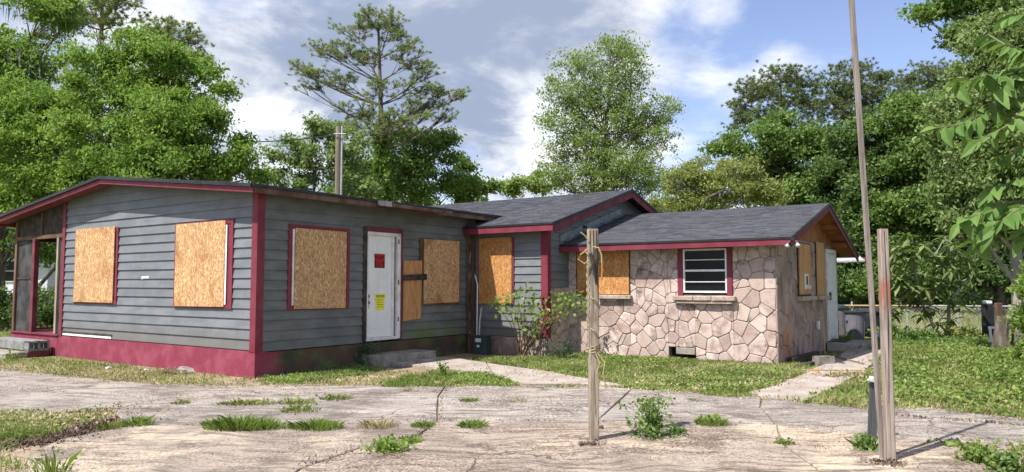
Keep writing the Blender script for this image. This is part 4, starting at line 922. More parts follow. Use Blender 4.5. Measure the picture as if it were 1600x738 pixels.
for i, (x, y, r, lab, m) in enumerate([(170, 578, .055, 'white crumpled litter in the grass left of the rubble', 'plastic_bag'), (228, 580, .035, 'small white scrap lying between the litter and the rubble', 'plastic_bag'),
        (1026, 575, .045, 'white scrap of paper in the lawn left of the broken wall vent', 'sticker'), (1036, 604, .05, 'pale blue scrap lying in the lawn near the paving edge', 'plastic_bag'), (1228, 580, .06, 'teal cloth scrap in the grass by the side walk', 'green_cloth'),
        (1188, 594, .05, 'grey plastic scrap in the lawn below the wall corner', 'plastic_bag'), (1274, 584, .06, 'orange brown scrap lying on the pale lath', 'orange_rope'), (1424, 621, .06, 'white flattened scrap in the right lawn behind the post', 'sticker'), (566, 590, .04, 'dead brown leaf heap by the door walk', 'soil_clod')]):
    crumple('litter_scrap', lab, 'litter', gnd(x, y) + Vector((0, 0, .03)), r, m, (1.2, .8, .4), n=1, seed=20 + i)

# fence behind the bins
FY = 21.2
def fx(px): return at(px, 480, FY).x
fo = thing('chain_link_fence', 'low chain link fence with a pale top rail crossing the yard behind the bins', 'fence', (fx(1300), FY, 0))
x0, x1 = 0, fx(1720) - fx(1300); FH = .90
MB().tube([(0, 0, FH), ((fx(1440) - fx(1300)), 0, FH - .01)], .028, 8).build('top_rail', 'rail_wood', fo)
MB().tube([((fx(1440) - fx(1300)), 0, FH - .01), (x1, 0, FH - .03)], .022, 8).build('top_rail', 'galvanized', fo)
for px in (1332, 1418, 1497, 1650): MB().tube([(fx(px) - fx(1300), 0.03, 0), (fx(px) - fx(1300), 0.03, FH + (.12 if px == 1332 else .03))], .024, 8).build('post', 'galvanized', fo)
mb = MB(); st_ = .085; k = -FH
while k < x1:
    for s in (1, -1):
        a, b = (k, k + FH) if s == 1 else (k + FH, k); za, zb = .02, FH - .02
        pa, pb = Vector((a, 0, za)), Vector((b, 0, zb))
        lo, hi = (pa, pb) if a < b else (pb, pa)
        if hi.x < 0 or lo.x > x1: continue
        if lo.x < 0: lo = lo.lerp(hi, -lo.x / (hi.x - lo.x))
        if hi.x > x1: hi = lo.lerp(hi, (x1 - lo.x) / (hi.x - lo.x))
        mb.tube([lo, hi], .0028, 3, False)
    k += st_
me = bpy.data.meshes.new('wire_mesh'); me.from_pydata(mb.v, [], mb.f); tag(col('wire_mesh', me, 'galvanized', fo), kind='stuff')
b = at(1543, 480, FY - .4); b.z = 0; o_ = thing('gate_post', 'thick black wrapped post with a white cap by the fence at the far right', 'post', b)
MB().lathe([(.155, 0), (.16, .1), (.155, .95), (.15, .96)], n=18).build('wrap', 'drip_edge', o_); MB().box((-.10, -.08, .96), (.10, .08, 1.06)).build('cap', 'pvc', o_, bevel=.02)
b = at(1560, 480, FY - .1); b.z = 0; tag(MB().box((-.08, -.06, 0), (.08, .06, .98)).build('wood_fence_post', 'brown_wood', None, b, 0, bevel=.01), 'brown wooden post right of the black wrapped post', 'post')
b = gnd(1550, 545); o_ = thing('pvc_pipe', 'white plastic pipe bent at a right angle, standing in the weeds at the far right', 'pipe', b)
z_ = (545 - 513) * b.y / 1157.5; MB().tube([(0, 0, 0), (-.03, 0, z_)], .028, 10).build('upright', 'pvc', o_)
MB().tube([(-.03, 0, z_), (.16, 0, z_ + .01)], .028, 10).build('arm', 'pvc', o_); MB().tube([(.16, 0, z_ + .0), (.46, 0, z_ + .03)], .048, 12).build('sleeve', 'pvc', o_); MB().lathe([(.036, 0), (.036, .07)], (-.03, 0, z_ - .035), 12).build('elbow', 'pvc', o_)

# utility pole and wires
PD = 27.0; b = at(528, 300, PD); tz = at(529, 198, PD); o_ = thing('utility_pole', 'short brown utility pole with a grey conduit rising behind the low roof', 'utility pole', (b.x, PD, 0))
MB().tube([(0, 0, 0), (tz.x - b.x, 0, tz.z)], [.12, .10], 12).build('pole', 'pole_wood', o_); MB().tube([(.135, -.05, 0), (.13, -.05, tz.z)], .035, 8).build('conduit', 'galvanized', o_)
MB().tube([(-.15, -.16, tz.z - .3), (.3, -.16, tz.z - .3)], .02, 6).build('bracket', 'galvanized', o_)
def wire(label, pts, r=.014):
    mb = MB(); a, b = pts; P = []
    for k in np.linspace(0, 1, 14): p = a.lerp(b, k); p.z -= .6 * math.sin(PI * k) * (b - a).length / 40; P.append(p)
    tag(mb.tube(P, r, 4).build('overhead_wire', 'drip_edge'), label, 'wire')
wire('upper overhead wire running from the brown utility pole to the left', (at(520, 212, PD), at(340, 222, 30)), .022)
wire('lower overhead wire running from the brown utility pole to the left', (at(520, 250, PD), at(340, 218, 31)), .010)
wire('upper overhead wire behind the right posts', (at(1290, 385, 36), at(1640, 362, 30)), .018)
wire('lower overhead wire behind the right posts', (at(1290, 398, 36), at(1640, 372, 30)), .018)

# pale awning beyond the far roof corner
b = at(1338, 408, 24); o_ = thing('metal_awning', 'small pale metal awning with a red edge beyond the roof corner', 'awning', (b.x, 24, 0))
MB().prism([(-.6, 0, b.z - .05), (.28, 0, b.z - .02), (.36, .8, b.z + .25), (-.6, .8, b.z + .25)], [(-.6, 0, b.z - .0), (.28, 0, b.z + .03), (.36, .8, b.z + .30), (-.6, .8, b.z + .30)]).build('sheet', 'galvanized', o_)
MB().box((.29, -.01, b.z - .03), (.34, .8, b.z + .12)).build('edge', 'maroon', o_); MB().box((-.55, .7, 0), (-.48, .77, b.z + .2)).build('post', 'pole_wood', o_)

# white house far left
b = at(-20, 480, 36); o_ = thing('white_house', 'pale house with a dark window far behind the porch on the left', 'house', (b.x, 36, 0))
hx0, hx1 = at(-160, 440, 36).x - b.x, at(74, 440, 36).x - b.x
MB().box((hx0, 0, .0), (hx1, 8, 3.0)).build('wall', 'house_white', o_); MB().box((hx0 - .01, -.03, .0), (hx1 + .01, -.001, 1.0)).build('base_band', 'house_band', o_)
MB().prism([(hx0 - .3, -.5, 2.95), (hx1 + .3, -.5, 2.95), (hx1 + .3, 8.5, 2.95), (hx0 - .3, 8.5, 2.95)], [(hx0, 3.9, 4.2), (hx1, 3.9, 4.2), (hx1, 4.1, 4.2), (hx0, 4.1, 4.2)]).build('roof', 'shingle', o_)
wx = at(14, 420, 36).x - b.x; wz = at(14, 423, 36).z
w_ = MB().box((wx - .38, -.05, wz - .55), (wx + .38, -.01, wz + .5)).build('window', 'white_paint', o_)
for (a, c) in ((-.50, -.04), (.0, .45)): MB().box((wx - .32, -.06, wz + a), (wx + .32, -.051, wz + c)).build('pane', 'glass', w_)

# ------------------------------------------------------------------ vegetation
def unit(n):
    v = RNG.normal(size=(n, 3)); return v / np.linalg.norm(v, axis=1, keepdims=True)
def leaf_quads(Cn, L, W, droop=.25, flat=.45, axis=None):
    n = len(Cn); a = unit(n) if axis is None else axis; a[:, 2] -= droop; a /= np.linalg.norm(a, axis=1, keepdims=True)
    nrm = unit(n) * (1 - flat) + np.array([0, 0, 1.0]) * flat; b = np.cross(a, nrm); b /= np.linalg.norm(b, axis=1, keepdims=True) + 1e-9
    c = np.cross(a, b)
    s = RNG.uniform(.55, 1.35, (n, 1)); l = a * L * s * .5; w = b * W * s * .5
    return np.stack([Cn - l, Cn + w - l * .1 + c * W * .12, Cn + l, Cn - w - l * .1 + c * W * .12], 1).reshape(-1, 3)
def blobpts(n, c, r, shell=.55):
    u = unit(n) * (RNG.uniform(0, 1, (n, 1)) ** (1 / 3)) ** shell; return np.array(c) + u * np.array(r)
def bez(a, b, bend, n=6):
    a, b = Vector(a), Vector(b); m = (a + b) / 2 + Vector(bend); return [a * (1 - t) ** 2 + m * 2 * t * (1 - t) + b * t * t for t in np.linspace(0, 1, n)]
def tree(name, label, base, blobs, leaf='leaf_mid', nleaf=20000, L=.16, W=.09, clump=.42, per=42, tr=.22, bark='bark', fork=.35, top=None, shell=.5, droop=.25,
         twigs=90, cat='tree', group=None, flat=.5, lump=9, lumpr=.17, moss=0, seed=1):
    """blobs: (x, y, z, rx, ry, rz) in metres, world"""
    global RNG; RNG = np.random.default_rng(seed); R = random.Random(seed)
    o_ = thing(name, label, cat, base, 0, group); base = Vector(base)
    B = np.array(blobs, dtype=float); vol = (B[:, 3] * B[:, 4] * B[:, 5]) ** .72; vol /= vol.sum()
    cen = (B[:, :3] * vol[:, None]).sum(0); topz = (B[:, 2] + B[:, 5] * .5).max() if top is None else top
    trunk_top = Vector((base.x * .35 + cen[0] * .65, base.y * .35 + cen[1] * .65, base.z + (topz - base.z) * .82))
    tb = bez(base, trunk_top, (R.uniform(-.3, .3), 0, 0), 9); mb = MB()
    mb.tube([p - base for p in tb], [tr * (1 - .82 * (i / 8) ** .9) * (1.25 if i == 0 else 1) for i in range(9)], 9); mb.build('trunk', bark, o_, smooth=True)
    K = max(6, int(nleaf / per)); pts = []; lim = MB()
    for bi, bb in enumerate(B):
        k = max(3, int(K * vol[bi])); m2 = max(4, int(k / lump)); sc_ = blobpts(m2, bb[:3], bb[3:] * .93, shell); wt_ = RNG.uniform(.3, 1.5, m2); wt_ /= wt_.sum()
        cl_ = sc_[RNG.choice(m2, k, p=wt_)] + RNG.normal(size=(k, 3)) * bb[3:] * lumpr * RNG.uniform(.5, 1.3, (k, 1)); pts.append(cl_)
        tpar = max(.15, min(.95, ((bb[2] - bb[5] * .6 - base.z) / max(.1, (trunk_top.z - base.z)) - .12)))
        s = tb[min(8, int(tpar * 8))]; e_ = Vector(bb[:3]) - Vector((0, 0, bb[5] * .2)); rad = tr * .42 * (1 - tpar * .55)
        path = bez(s, e_, (0, 0, -(e_ - s).length * .12), 6); lim.tube([p - base for p in path], [rad * (1 - .75 * i / 5) for i in range(6)], 6)
        nt_ = max(2, int(twigs * vol[bi]))
        for q in cl_[RNG.permutation(len(cl_))[:nt_]]:
            s2 = path[R.choice((2, 3, 4, 5))]; lim.tube([p - base for p in bez(s2, Vector(q), (R.uniform(-.2, .2), R.uniform(-.2, .2), R.uniform(-.3, .1)), 5)], [rad * .32, rad * .25, rad * .18, rad * .12, .006], 4, False)
    lim.build('limbs', bark, o_)
    pts = np.concatenate(pts); csz = clump * RNG.uniform(.55, 1.35, (len(pts), 1))
    g = RNG.normal(size=(len(pts), per, 3)) * .5 * np.array([1, 1, .62]); P = (pts[:, None] + g * csz[:, None]).reshape(-1, 3)
    P[:, 2] = np.maximum(P[:, 2], base.z + .05)
    me = np_mesh('crown', leaf_quads(P, L, W, droop, flat) - np.array(base), 4); col('crown', me, leaf, o_)
    if moss:
        sel = pts[RNG.permutation(len(pts))[:moss]]; sel = sel[sel[:, 2] > base.z + 2]; n_ = 46
        p0 = np.repeat(sel, n_, 0) + RNG.normal(size=(len(sel) * n_, 3)) * np.array([.30, .30, .2]); ln = RNG.uniform(.2, .95, (len(p0), 1)) ** 1.5; dx = RNG.normal(size=(len(p0), 3)) * .05
        w_ = RNG.normal(size=(len(p0), 3)) * np.array([.014, .014, 0]); V_ = np.stack([p0 - w_, p0 + w_, p0 + dx - ln * np.array([0, 0, 1.0])], 1).reshape(-1, 3)
        col('hanging_moss', np_mesh('moss', V_ - np.array(base), 3), 'moss', o_)
    return o_
def pine(name, label, base, blobs, mat='needle', ntuft=900, needle=.28, nw=.034, per=30, tr=.24, seed=1, vine=None, spread=.55, bark='bark', top=None, cat='pine tree'):
    global RNG; RNG = np.random.default_rng(seed); R = random.Random(seed)
    o_ = thing(name, label, cat, base); base = Vector(base); B = np.array(blobs, dtype=float); vol = (B[:, 3] * B[:, 4] * B[:, 5]) ** .65; vol /= vol.sum()
    topz = (B[:, 2] + B[:, 5] * .7).max() if top is None else top; hi = B[B[:, 2].argmax()]
    tt = Vector((hi[0], hi[1], topz)); tb = bez(base, tt, ((base.x - tt.x) * .3, 0, 0), 14); mb = MB(); mb.tube([p - base for p in tb], [tr * (1 - .88 * (i / 13)) for i in range(14)], 9); mb.build('trunk', bark, o_, smooth=True)
    lim = MB(); T = []
    for bi, bb in enumerate(B):
        k = max(4, int(ntuft * vol[bi] / 9)); cl_ = blobpts(k, bb[:3], bb[3:], .45)
        zt = bb[2] - .35 * abs(bb[0] - tt.x) - bb[5] * .3; f = max(.05, min(.98, (zt - base.z) / (tt.z - base.z))); s = tb[int(f * 13)]
        e_ = Vector(bb[:3]); rad = .035 + .05 * (1 - f); path = bez(s, e_, (0, 0, -.10 * (e_ - s).length), 6); lim.tube([p - base for p in path], [rad * (1 - .7 * i / 5) for i in range(6)], 5)
        for q in cl_:
            s2 = path[R.choice((2, 3, 4, 5))]; q = Vector(q); pp = bez(s2, q, (R.uniform(-.15, .15), R.uniform(-.15, .15), -.15), 5); lim.tube([p - base for p in pp], [rad * .4, rad * .3, rad * .22, .014, .008], 3, False)
            for _ in range(9):
                w = q + Vector((R.gauss(0, spread * .5), R.gauss(0, spread * .5), R.gauss(.05, spread * .25))); T.append(w)
                lim.tube([pp[3] - base, w - base], [.012, .006], 3, False)
    lim.build('limbs', bark, o_)
    T = np.array([tuple(p) for p in T]); n = len(T) * per; c = np.repeat(T, per, 0); a = unit(n); a[:, 2] = a[:, 2] * .8 + .25; a /= np.linalg.norm(a, axis=1, keepdims=True)
    b = np.cross(a, unit(n)); b /= np.linalg.norm(b, axis=1, keepdims=True) + 1e-9; ln = needle * RNG.uniform(.6, 1.1, (n, 1))
    V_ = np.stack([c + a * .02 - b * nw * .5, c + a * .02 + b * nw * .5, c + a * ln], 1).reshape(-1, 3)
    col('crown', np_mesh('needles', V_ - np.array(base), 3), mat, o_)
    if vine:
        n = vine[1]; k = RNG.uniform(0, 1, n); idx = (k * vine[0] * 13); i0 = np.clip(idx.astype(int), 0, 12); fr = (idx - i0)[:, None]; TB = np.array([tuple(p) for p in tb])
        P = TB[i0] * (1 - fr) + TB[i0 + 1] * fr; P += RNG.normal(size=(n, 3)) * (np.array([.34, .34, .2]) * (1.35 - k)[:, None]); col('climbing_vine', np_mesh('vine', leaf_quads(P, .16, .11) - np.array(base), 4), 'leaf_bright', o_)
    return o_
def bl(D, lst, dy=1.0):
    """crown masses: px centre, px radii, extra depth"""
    out = []
    for it in lst:
        x, y, rx, ry = it[:4]; d = D + (it[4] if len(it) > 4 else 0); p = at(x, y, d); out.append((p.x, p.y, p.z, px2m(rx, d), px2m(max(rx, ry), d) * dy * .9, px2m(ry, d)))
    return out
def base_at(px, D): p = at(px, 445, D); return (p.x, D, 0)

# left side
tree('broadleaf_tree', 'big bright green broadleaf tree spreading behind the low gable on the left', base_at(190, 23), bl(23, [(70, 240, 90, 85), (150, 150, 85, 75, .5), (215, 110, 70, 60, 1), (265, 130, 62, 62), (205, 215, 95, 80, -1), (285, 215, 80, 65), (325, 165, 42, 40), (345, 128, 26, 20), (352, 238, 52, 42), (378, 262, 40, 26), (100, 310, 90, 60), (40, 180, 70, 60, .5), (250, 270, 90, 45, -1)]),
     'leaf_bright', 125000, .135, .062, clump=.34, per=40, tr=.3, twigs=220, droop=.6, lump=12, lumpr=.15, seed=3)
tree('oak_tree', 'tall dark tree hung with grey moss at the left edge', base_at(-10, 26), bl(26, [(0, 60, 80, 62), (60, 25, 72, 34), (-40, 150, 80, 90), (20, 250, 55, 70), (10, 340, 60, 50), (110, 20, 30, 22), (15, 120, 60, 50)]), 'leaf_bright', 30000, .17, .09, clump=.42, tr=.4, moss=34, twigs=160, seed=5)
tree('oak_tree', 'shaded dark green tree low behind the screened porch', base_at(40, 31), bl(31, [(30, 330, 90, 70), (-60, 300, 90, 80), (110, 380, 60, 40), (-20, 210, 70, 60)]), 'leaf_mid', 20000, .2, .11, clump=.5, per=30, tr=.3, twigs=60, seed=6)
pine('pine_tree', 'tall pine with open crown at the top left behind the bright tree', base_at(150, 40), bl(40, [(140, 10, 60, 24), (180, -10, 40, 28), (200, 25, 36, 18), (105, 20, 30, 20), (150, 45, 40, 14), (160, -60, 60, 30)]), 'needle', 1000, .22, .03, per=34, tr=.3, seed=4)
pine('pine_tree', 'pine crown poking over the right shoulder of the bright green tree', base_at(268, 38), bl(38, [(268, 55, 38, 18), (300, 80, 26, 22), (245, 75, 26, 18), (315, 95, 14, 12), (262, 100, 30, 14)]), 'needle', 700, .20, .03, per=34, tr=.26, seed=8)
# behind the house, middle
pine('pine_tree', 'tall open pine with a vine covered trunk behind the middle of the house', base_at(600, 33), bl(33, [(590, 25, 32, 14), (552, 52, 28, 16), (608, 45, 34, 18), (640, 62, 24, 14), (530, 80, 30, 16), (575, 88, 34, 16), (640, 95, 34, 18), (500, 75, 18, 13), (468, 108, 17, 12, 1), (502, 120, 32, 12), (478, 134, 22, 8), (540, 130, 30, 14), (598, 140, 30, 14, -1), (655, 135, 24, 12), (690, 142, 30, 10), (712, 150, 18, 8), (660, 165, 38, 12), (700, 182, 14, 9), (560, 172, 38, 12), (630, 190, 46, 18, -1.2), (578, 205, 50, 16, -1), (660, 118, 20, 14)]),
     'needle', 1900, .17, .022, per=30, tr=.27, vine=(.62, 12000), spread=.42, seed=12, top=at(590, 20, 33).z)
tree('broadleaf_tree', 'loose pale green tree left of the brown utility pole', base_at(480, 29), bl(29, [(480, 195, 26, 20), (515, 205, 30, 30), (455, 235, 32, 22), (500, 255, 46, 30), (540, 235, 30, 34), (428, 238, 16, 12), (450, 285, 40, 24), (545, 290, 45, 30)]), 'leaf_pale', 11500, .15, .085, clump=.34, per=20, tr=.12, twigs=110, seed=13)
tree('broadleaf_tree', 'rounded mid green tree right of the vine covered pine', base_at(660, 36), bl(36, [(640, 235, 52, 34), (680, 240, 38, 34), (600, 270, 60, 38), (665, 285, 60, 30), (560, 290, 50, 30), (715, 285, 28, 20)]), 'leaf_mid', 26000, .17, .095, clump=.44, per=24, tr=.25, twigs=90, seed=14)
tree('broadleaf_tree', 'small dark tree at the right end of the trees behind the door wing', base_at(735, 38), bl(38, [(725, 258, 14, 16), (740, 285, 22, 16), (762, 292, 14, 10), (718, 300, 26, 14)]), 'leaf_mid', 5200, .20, .12, clump=.36, per=22, tr=.14, twigs=60, seed=15)
tree('broadleaf_tree', 'tall airy light green tree behind the raised gable', base_at(945, 32), bl(32, [(960, 85, 36, 26), (905, 105, 34, 26), (985, 115, 34, 28), (880, 150, 32, 24), (935, 150, 46, 34), (990, 170, 40, 30), (1032, 172, 30, 18), (882, 190, 38, 22), (950, 205, 54, 28), (1020, 215, 36, 26), (900, 235, 46, 24), (970, 255, 64, 26), (868, 270, 30, 20), (1010, 280, 50, 24), (925, 285, 60, 22), (868, 120, 12, 10), (955, 66, 20, 10)]),
     'leaf_airy', 47000, .12, .055, clump=.30, per=12, tr=.24, lump=5, lumpr=.24, twigs=620, seed=16, top=at(950, 100, 32).z)
tree('broadleaf_tree', 'low light green tree between the two taller ones above the shingle ridge', base_at(815, 45), bl(45, [(815, 290, 32, 12), (845, 285, 26, 14), (790, 300, 22, 8)]), 'leaf_airy', 4200, .20, .12, clump=.4, per=24, tr=.15, twigs=40, seed=17)
tree('broadleaf_tree', 'olive yellow tree with a long leaning limb behind the flagstone wing', base_at(1110, 27), bl(27, [(1060, 285, 34, 24), (1100, 270, 34, 22), (1150, 270, 38, 22), (1190, 285, 30, 24), (1120, 305, 60, 24), (1200, 310, 26, 20), (1050, 315, 40, 18)]), 'leaf_olive', 27000, .13, .05, clump=.32, per=30, tr=.18, bark='pale_bark', twigs=160, seed=18)
o_ = bpy.data.objects[-1] if False else None
# right side
pine('pine_tree', 'broad rounded pine crown left of the tall thin pole', base_at(1225, 50), bl(50, [(1220, 118, 34, 14), (1180, 138, 26, 14), (1250, 130, 28, 16), (1215, 150, 46, 16), (1160, 165, 22, 14), (1262, 165, 26, 18), (1200, 180, 50, 16), (1150, 190, 22, 10), (1240, 195, 40, 16)]), 'needle_dark', 1500, .25, .036, per=34, tr=.32, seed=21, spread=.7)
pine('pine_tree', 'pine crown directly behind the tall thin pole', base_at(1335, 52), bl(52, [(1330, 112, 30, 14), (1365, 128, 30, 13), (1300, 140, 28, 14), (1340, 150, 42, 14), (1290, 165, 26, 12), (1372, 160, 24, 14), (1320, 178, 40, 14)]), 'needle_dark', 1300, .25, .036, per=34, tr=.32, seed=22, spread=.7)
pine('pine_tree', 'dark pine crown behind the dense right hand oaks', base_at(1450, 54), bl(54, [(1450, 118, 40, 20), (1410, 140, 26, 20), (1480, 150, 40, 26), (1430, 170, 40, 20)]), 'needle_dark', 1200, .26, .038, per=34, tr=.3, seed=23, spread=.8)
big = dict(L=.225, W=.125, clump=.60, per=40, tr=.32, twigs=60, lump=10, lumpr=.16)
tree('oak_tree', 'dense green oak rising behind the right end of the flagstone wing', base_at(1250, 43), bl(43, [(1180, 230, 50, 34), (1240, 215, 50, 34), (1255, 270, 70, 50), (1300, 250, 60, 50), (1310, 330, 70, 60), (1230, 320, 60, 50), (1130, 225, 24, 18)]), 'leaf_mid', 58799, seed=24, **big)
tree('oak_tree', 'darkest green oak behind the tall thin pole', base_at(1345, 40), bl(40, [(1345, 220, 50, 40), (1375, 270, 60, 56), (1325, 300, 56, 56), (1370, 350, 66, 56), (1300, 380, 50, 46), (1330, 430, 70, 36)]), 'leaf_dark', 61599, seed=25, **big)
tree('oak_tree', 'bright topped oak between the tall pole and the near right tree', base_at(1435, 38), bl(38, [(1400, 190, 46, 36), (1445, 190, 50, 40), (1440, 260, 60, 56), (1410, 330, 56, 50), (1470, 330, 56, 56), (1430, 400, 70, 46), (1400, 440, 60, 26)]), 'leaf_mid', 64399, seed=26, **big)
tree('oak_tree', 'dark oak closing the view behind the fence on the far right', base_at(1560, 36), bl(36, [(1530, 240, 60, 60), (1600, 260, 70, 80), (1520, 340, 60, 60), (1590, 370, 80, 70), (1530, 430, 70, 46), (1640, 430, 70, 50)]), 'leaf_dark', 56000, seed=27, **big)
tree('oak_tree', 'low dark tree filling the shade beyond the trash bins', base_at(1290, 46), bl(46, [(1270, 420, 50, 46), (1340, 440, 60, 32), (1210, 400, 60, 60), (1400, 450, 70, 26)]), 'leaf_dark', 20000, seed=28, **big)
tree('broadleaf_tree', 'near light green tree with drooping foliage and moss on the far right', base_at(1592, 16), bl(16, [(1560, 130, 66, 50), (1510, 175, 50, 40), (1600, 200, 66, 60), (1535, 250, 60, 50), (1480, 215, 26, 26), (1590, 320, 60, 50), (1520, 330, 46, 36), (1500, 280, 44, 34), (1640, 120, 60, 60), (1570, 60, 50, 36)]),
     'leaf_pale', 85000, .125, .05, clump=.30, per=30, tr=.17, bark='pale_bark', droop=.8, flat=.3, twigs=150, seed=29)
tree('oak_tree', 'high oak branches reaching in from the top right corner', base_at(1660, 26), bl(26, [(1480, 15, 46, 18), (1440, 22, 20, 12), (1530, 20, 46, 26), (1575, 30, 40, 36), (1510, 55, 40, 16), (1620, 40, 50, 60), (1550, -20, 70, 30)]), 'leaf_mid', 17000, .17, .10, clump=.40, per=30, tr=.3, twigs=90, seed=30)
# distant wood as one mass
RNG = np.random.default_rng(77)
def wood(x0, x1, D, ytop, ybot, n, mat, L=.6):
    px = RNG.uniform(x0, x1, n); d = D + RNG.uniform(-4, 6, n); zt = (445 - ytop) * D / 1157 + 1.5
    hgt = zt * (.72 + .28 * np.sin(px * .031 + 1) * np.sin(px * .013)) ; z = RNG.uniform(0, 1, n) ** .8 * hgt; x = (px - 800) / 1157.5 * d
    return tag(col('distant_wood', np_mesh('wood', leaf_quads(np.stack([x, d, z], 1), L, L * .6), 4), mat), kind='stuff')
wood(-420, 760, 62, 250, 445, 42000, 'leaf_dark'); wood(1000, 2100, 60, 300, 445, 42000, 'leaf_dark'); wood(700, 1080, 70, 330, 445, 14000, 'leaf_mid')

# hedge, shrubs
tree('hedge', 'clipped dark hedge beyond the screened porch', base_at(55, 24), [(at(px_, 480, 24).x, 24 + dy_, .75 + (px_ % 3) * .05, .65, .5, .62) for px_ in range(-60, 125, 22) for dy_ in (0, .5)], 'leaf_dark', 16000, .10, .06, clump=.26, per=30, tr=.05, twigs=60, cat='hedge', seed=31, shell=.4)
tree('shrub', 'dense leafy shrub spilling in at the far right edge', base_at(1620, 15), bl(15, [(1622, 460, 34, 34), (1660, 490, 50, 50), (1612, 505, 18, 18), (1650, 425, 40, 36)]), 'leaf_bright', 15000, .09, .045, clump=.2, per=26, tr=.05, twigs=60, cat='shrub', seed=32)
tree('shrub', 'low weedy bush below the far right shrub', base_at(1590, 13.5), bl(13.5, [(1600, 565, 24, 14), (1575, 582, 18, 7), (1630, 550, 34, 26)]), 'grass_green', 5000, .07, .035, clump=.15, per=22, tr=.02, twigs=40, cat='shrub', seed=33)
b = gnd(1590, 562); tag(MB().tube([(0, 0, 0), (0, 0, .4), (.05, 0, .8)], [.20, .15, .13], 10).build('tree_stump', 'bark', None, (b.x + .35, b.y + 1.0, 0), jit=.02), 'mossy grey stump among the weeds at the far right edge', 'stump')
for i, (px, py, rx, ry, lab) in enumerate([(1395, 522, 22, 14, 'dark weedy clump under the left side of the small glossy tree'), (1440, 526, 24, 10, 'low weeds just left of the small glossy tree trunk'), (1510, 524, 24, 12, 'reddish weedy clump along the fence right of the small tree'), (1330, 536, 20, 6, 'thin weeds in front of the trash bins')]):
    b = gnd(px, py + ry); tree('weed_clump', lab, b, [(b.x, b.y + .2, px2m(ry, b.y), px2m(rx, b.y), .35, px2m(ry, b.y))], 'leaf_mid' if i != 2 else 'grass_mix', 1300, .11, .04, clump=.16, per=14, tr=.01, twigs=18, cat='weeds', seed=40 + i)

# small glossy tree (loquat) with whorls of long leaves, each leaf a part
def long_leaf(L, W, mat, fold=.12, curl=.18):
    V = []; n = 5
    for i in range(n):
        k = i / (n - 1); w = W * .5 * math.sin(PI * min(.97, max(.03, k)) ** .85) + .001; z = -curl * L * k * k
        V += [(-w, k * L, z + fold * w * 2), (0, k * L, z), (w, k * L, z + fold * w * 2)]
    me = bpy.data.meshes.new('leaf'); me.from_pydata(V, [], [(3 * i + j, 3 * i + j + 1, 3 * i + j + 4, 3 * i + j + 3) for i in range(n - 1) for j in (0, 1)]); me.materials.append(M[mat]); return me
b = gnd(1477, 534); o_ = thing('small_tree', 'small glossy tree with whorled dark leaves and pale crooked branches by the fence', 'tree', b)
LT = b.y; R = random.Random(5)
tips = [(1400, 395), (1420, 372), (1392, 430), (1415, 455), (1440, 430), (1455, 462), (1470, 440), (1490, 470), (1460, 485), (1430, 470), (1405, 478), (1425, 408), (1460, 400), (1500, 440), (1520, 430), (1530, 465), (1510, 398), (1480, 415), (1445, 385), (1385, 460), (1465, 505), (1488, 500), (1505, 478), (1395, 410), (1412, 436), (1448, 448), (1438, 492), (1475, 372), (1398, 492), (1425, 445)]
lm = MB(); rt = Vector((0, 0, 0)); fork1 = at(1483, 478, LT) - b; fork2 = at(1500, 450, LT) - b
lm.tube([rt, at(1482, 508, LT) - b, fork1], [.06, .05, .042], 7); lm.tube([fork1, at(1490, 462, LT) - b, fork2, at(1520, 432, LT) - b], [.04, .034, .028, .012], 6); lm.tube([rt, at(1458, 510, LT) - b, at(1440, 470, LT) - b, at(1430, 420, LT) - b, at(1412, 400, LT) - b], [.03, .028, .026, .022, .014], 6)
leafm = long_leaf(.34, .115, 'loquat_leaf'); nl = 0
nodes_ = [fork1, fork2, at(1430, 420, LT) - b, at(1440, 470, LT) - b]
for (x, y) in tips:
    tp_ = at(x, y, LT + R.uniform(-.5, .4)) - b; s_ = min(nodes_, key=lambda q: (q - tp_).length); nodes_.append(tp_)
    lm.tube(bez(s_, tp_, (0, 0, -.05), 4), [.014, .012, .010, .007], 4)
    for k in range(9):
        a = k * 2.4 + R.uniform(-.3, .3); el = R.uniform(-.9, .55)
        lo = col('leaf', leafm, None, o_, tp_ + Vector((R.uniform(-.03, .03), R.uniform(-.03, .03), R.uniform(-.05, .03)))); s_c = R.uniform(.7, 1.15); lo.scale = (s_c, s_c, s_c); lo.rotation_euler = (el, R.uniform(-.4, .4), a)
lv = np.array([v.co[:] for v in leafm.vertices]); lf_i = [tuple(p.vertices) for p in leafm.polygons]; VV = []; FF = []
for (x, y) in tips + [(R.uniform(1385, 1510), R.uniform(375, 468)) for _ in range(40)]:
    tp_ = at(x + R.uniform(-9, 9), y + R.uniform(-9, 9), LT + R.uniform(-.6, .6)) - b
    if (x - 1385) / 125 + (y - 375) / 125 > 1.75: continue
    s_ = min(nodes_, key=lambda q: (q - tp_).length); lm.tube(bez(s_, tp_, (0, 0, -.04), 4), [.010, .009, .007, .005], 3)
    for k in range(9):
        mt = Matrix.Translation(tp_) @ Matrix.Rotation(k * 2.4 + R.uniform(-.3, .3), 4, 'Z') @ Matrix.Rotation(R.uniform(-1.0, .5), 4, 'X') @ Matrix.Scale(R.uniform(.6, 1.1), 4)
        n0 = len(VV); VV += [mt @ Vector(v) for v in lv]; FF += [tuple(i + n0 for i in f) for f in lf_i]
me = bpy.data.meshes.new('inner_leaves'); me.from_pydata(VV, [], FF); tag(col('inner_leaves', me, 'loquat_leaf', o_), kind='stuff')
lm.build('trunk', 'pale_bark', o_)

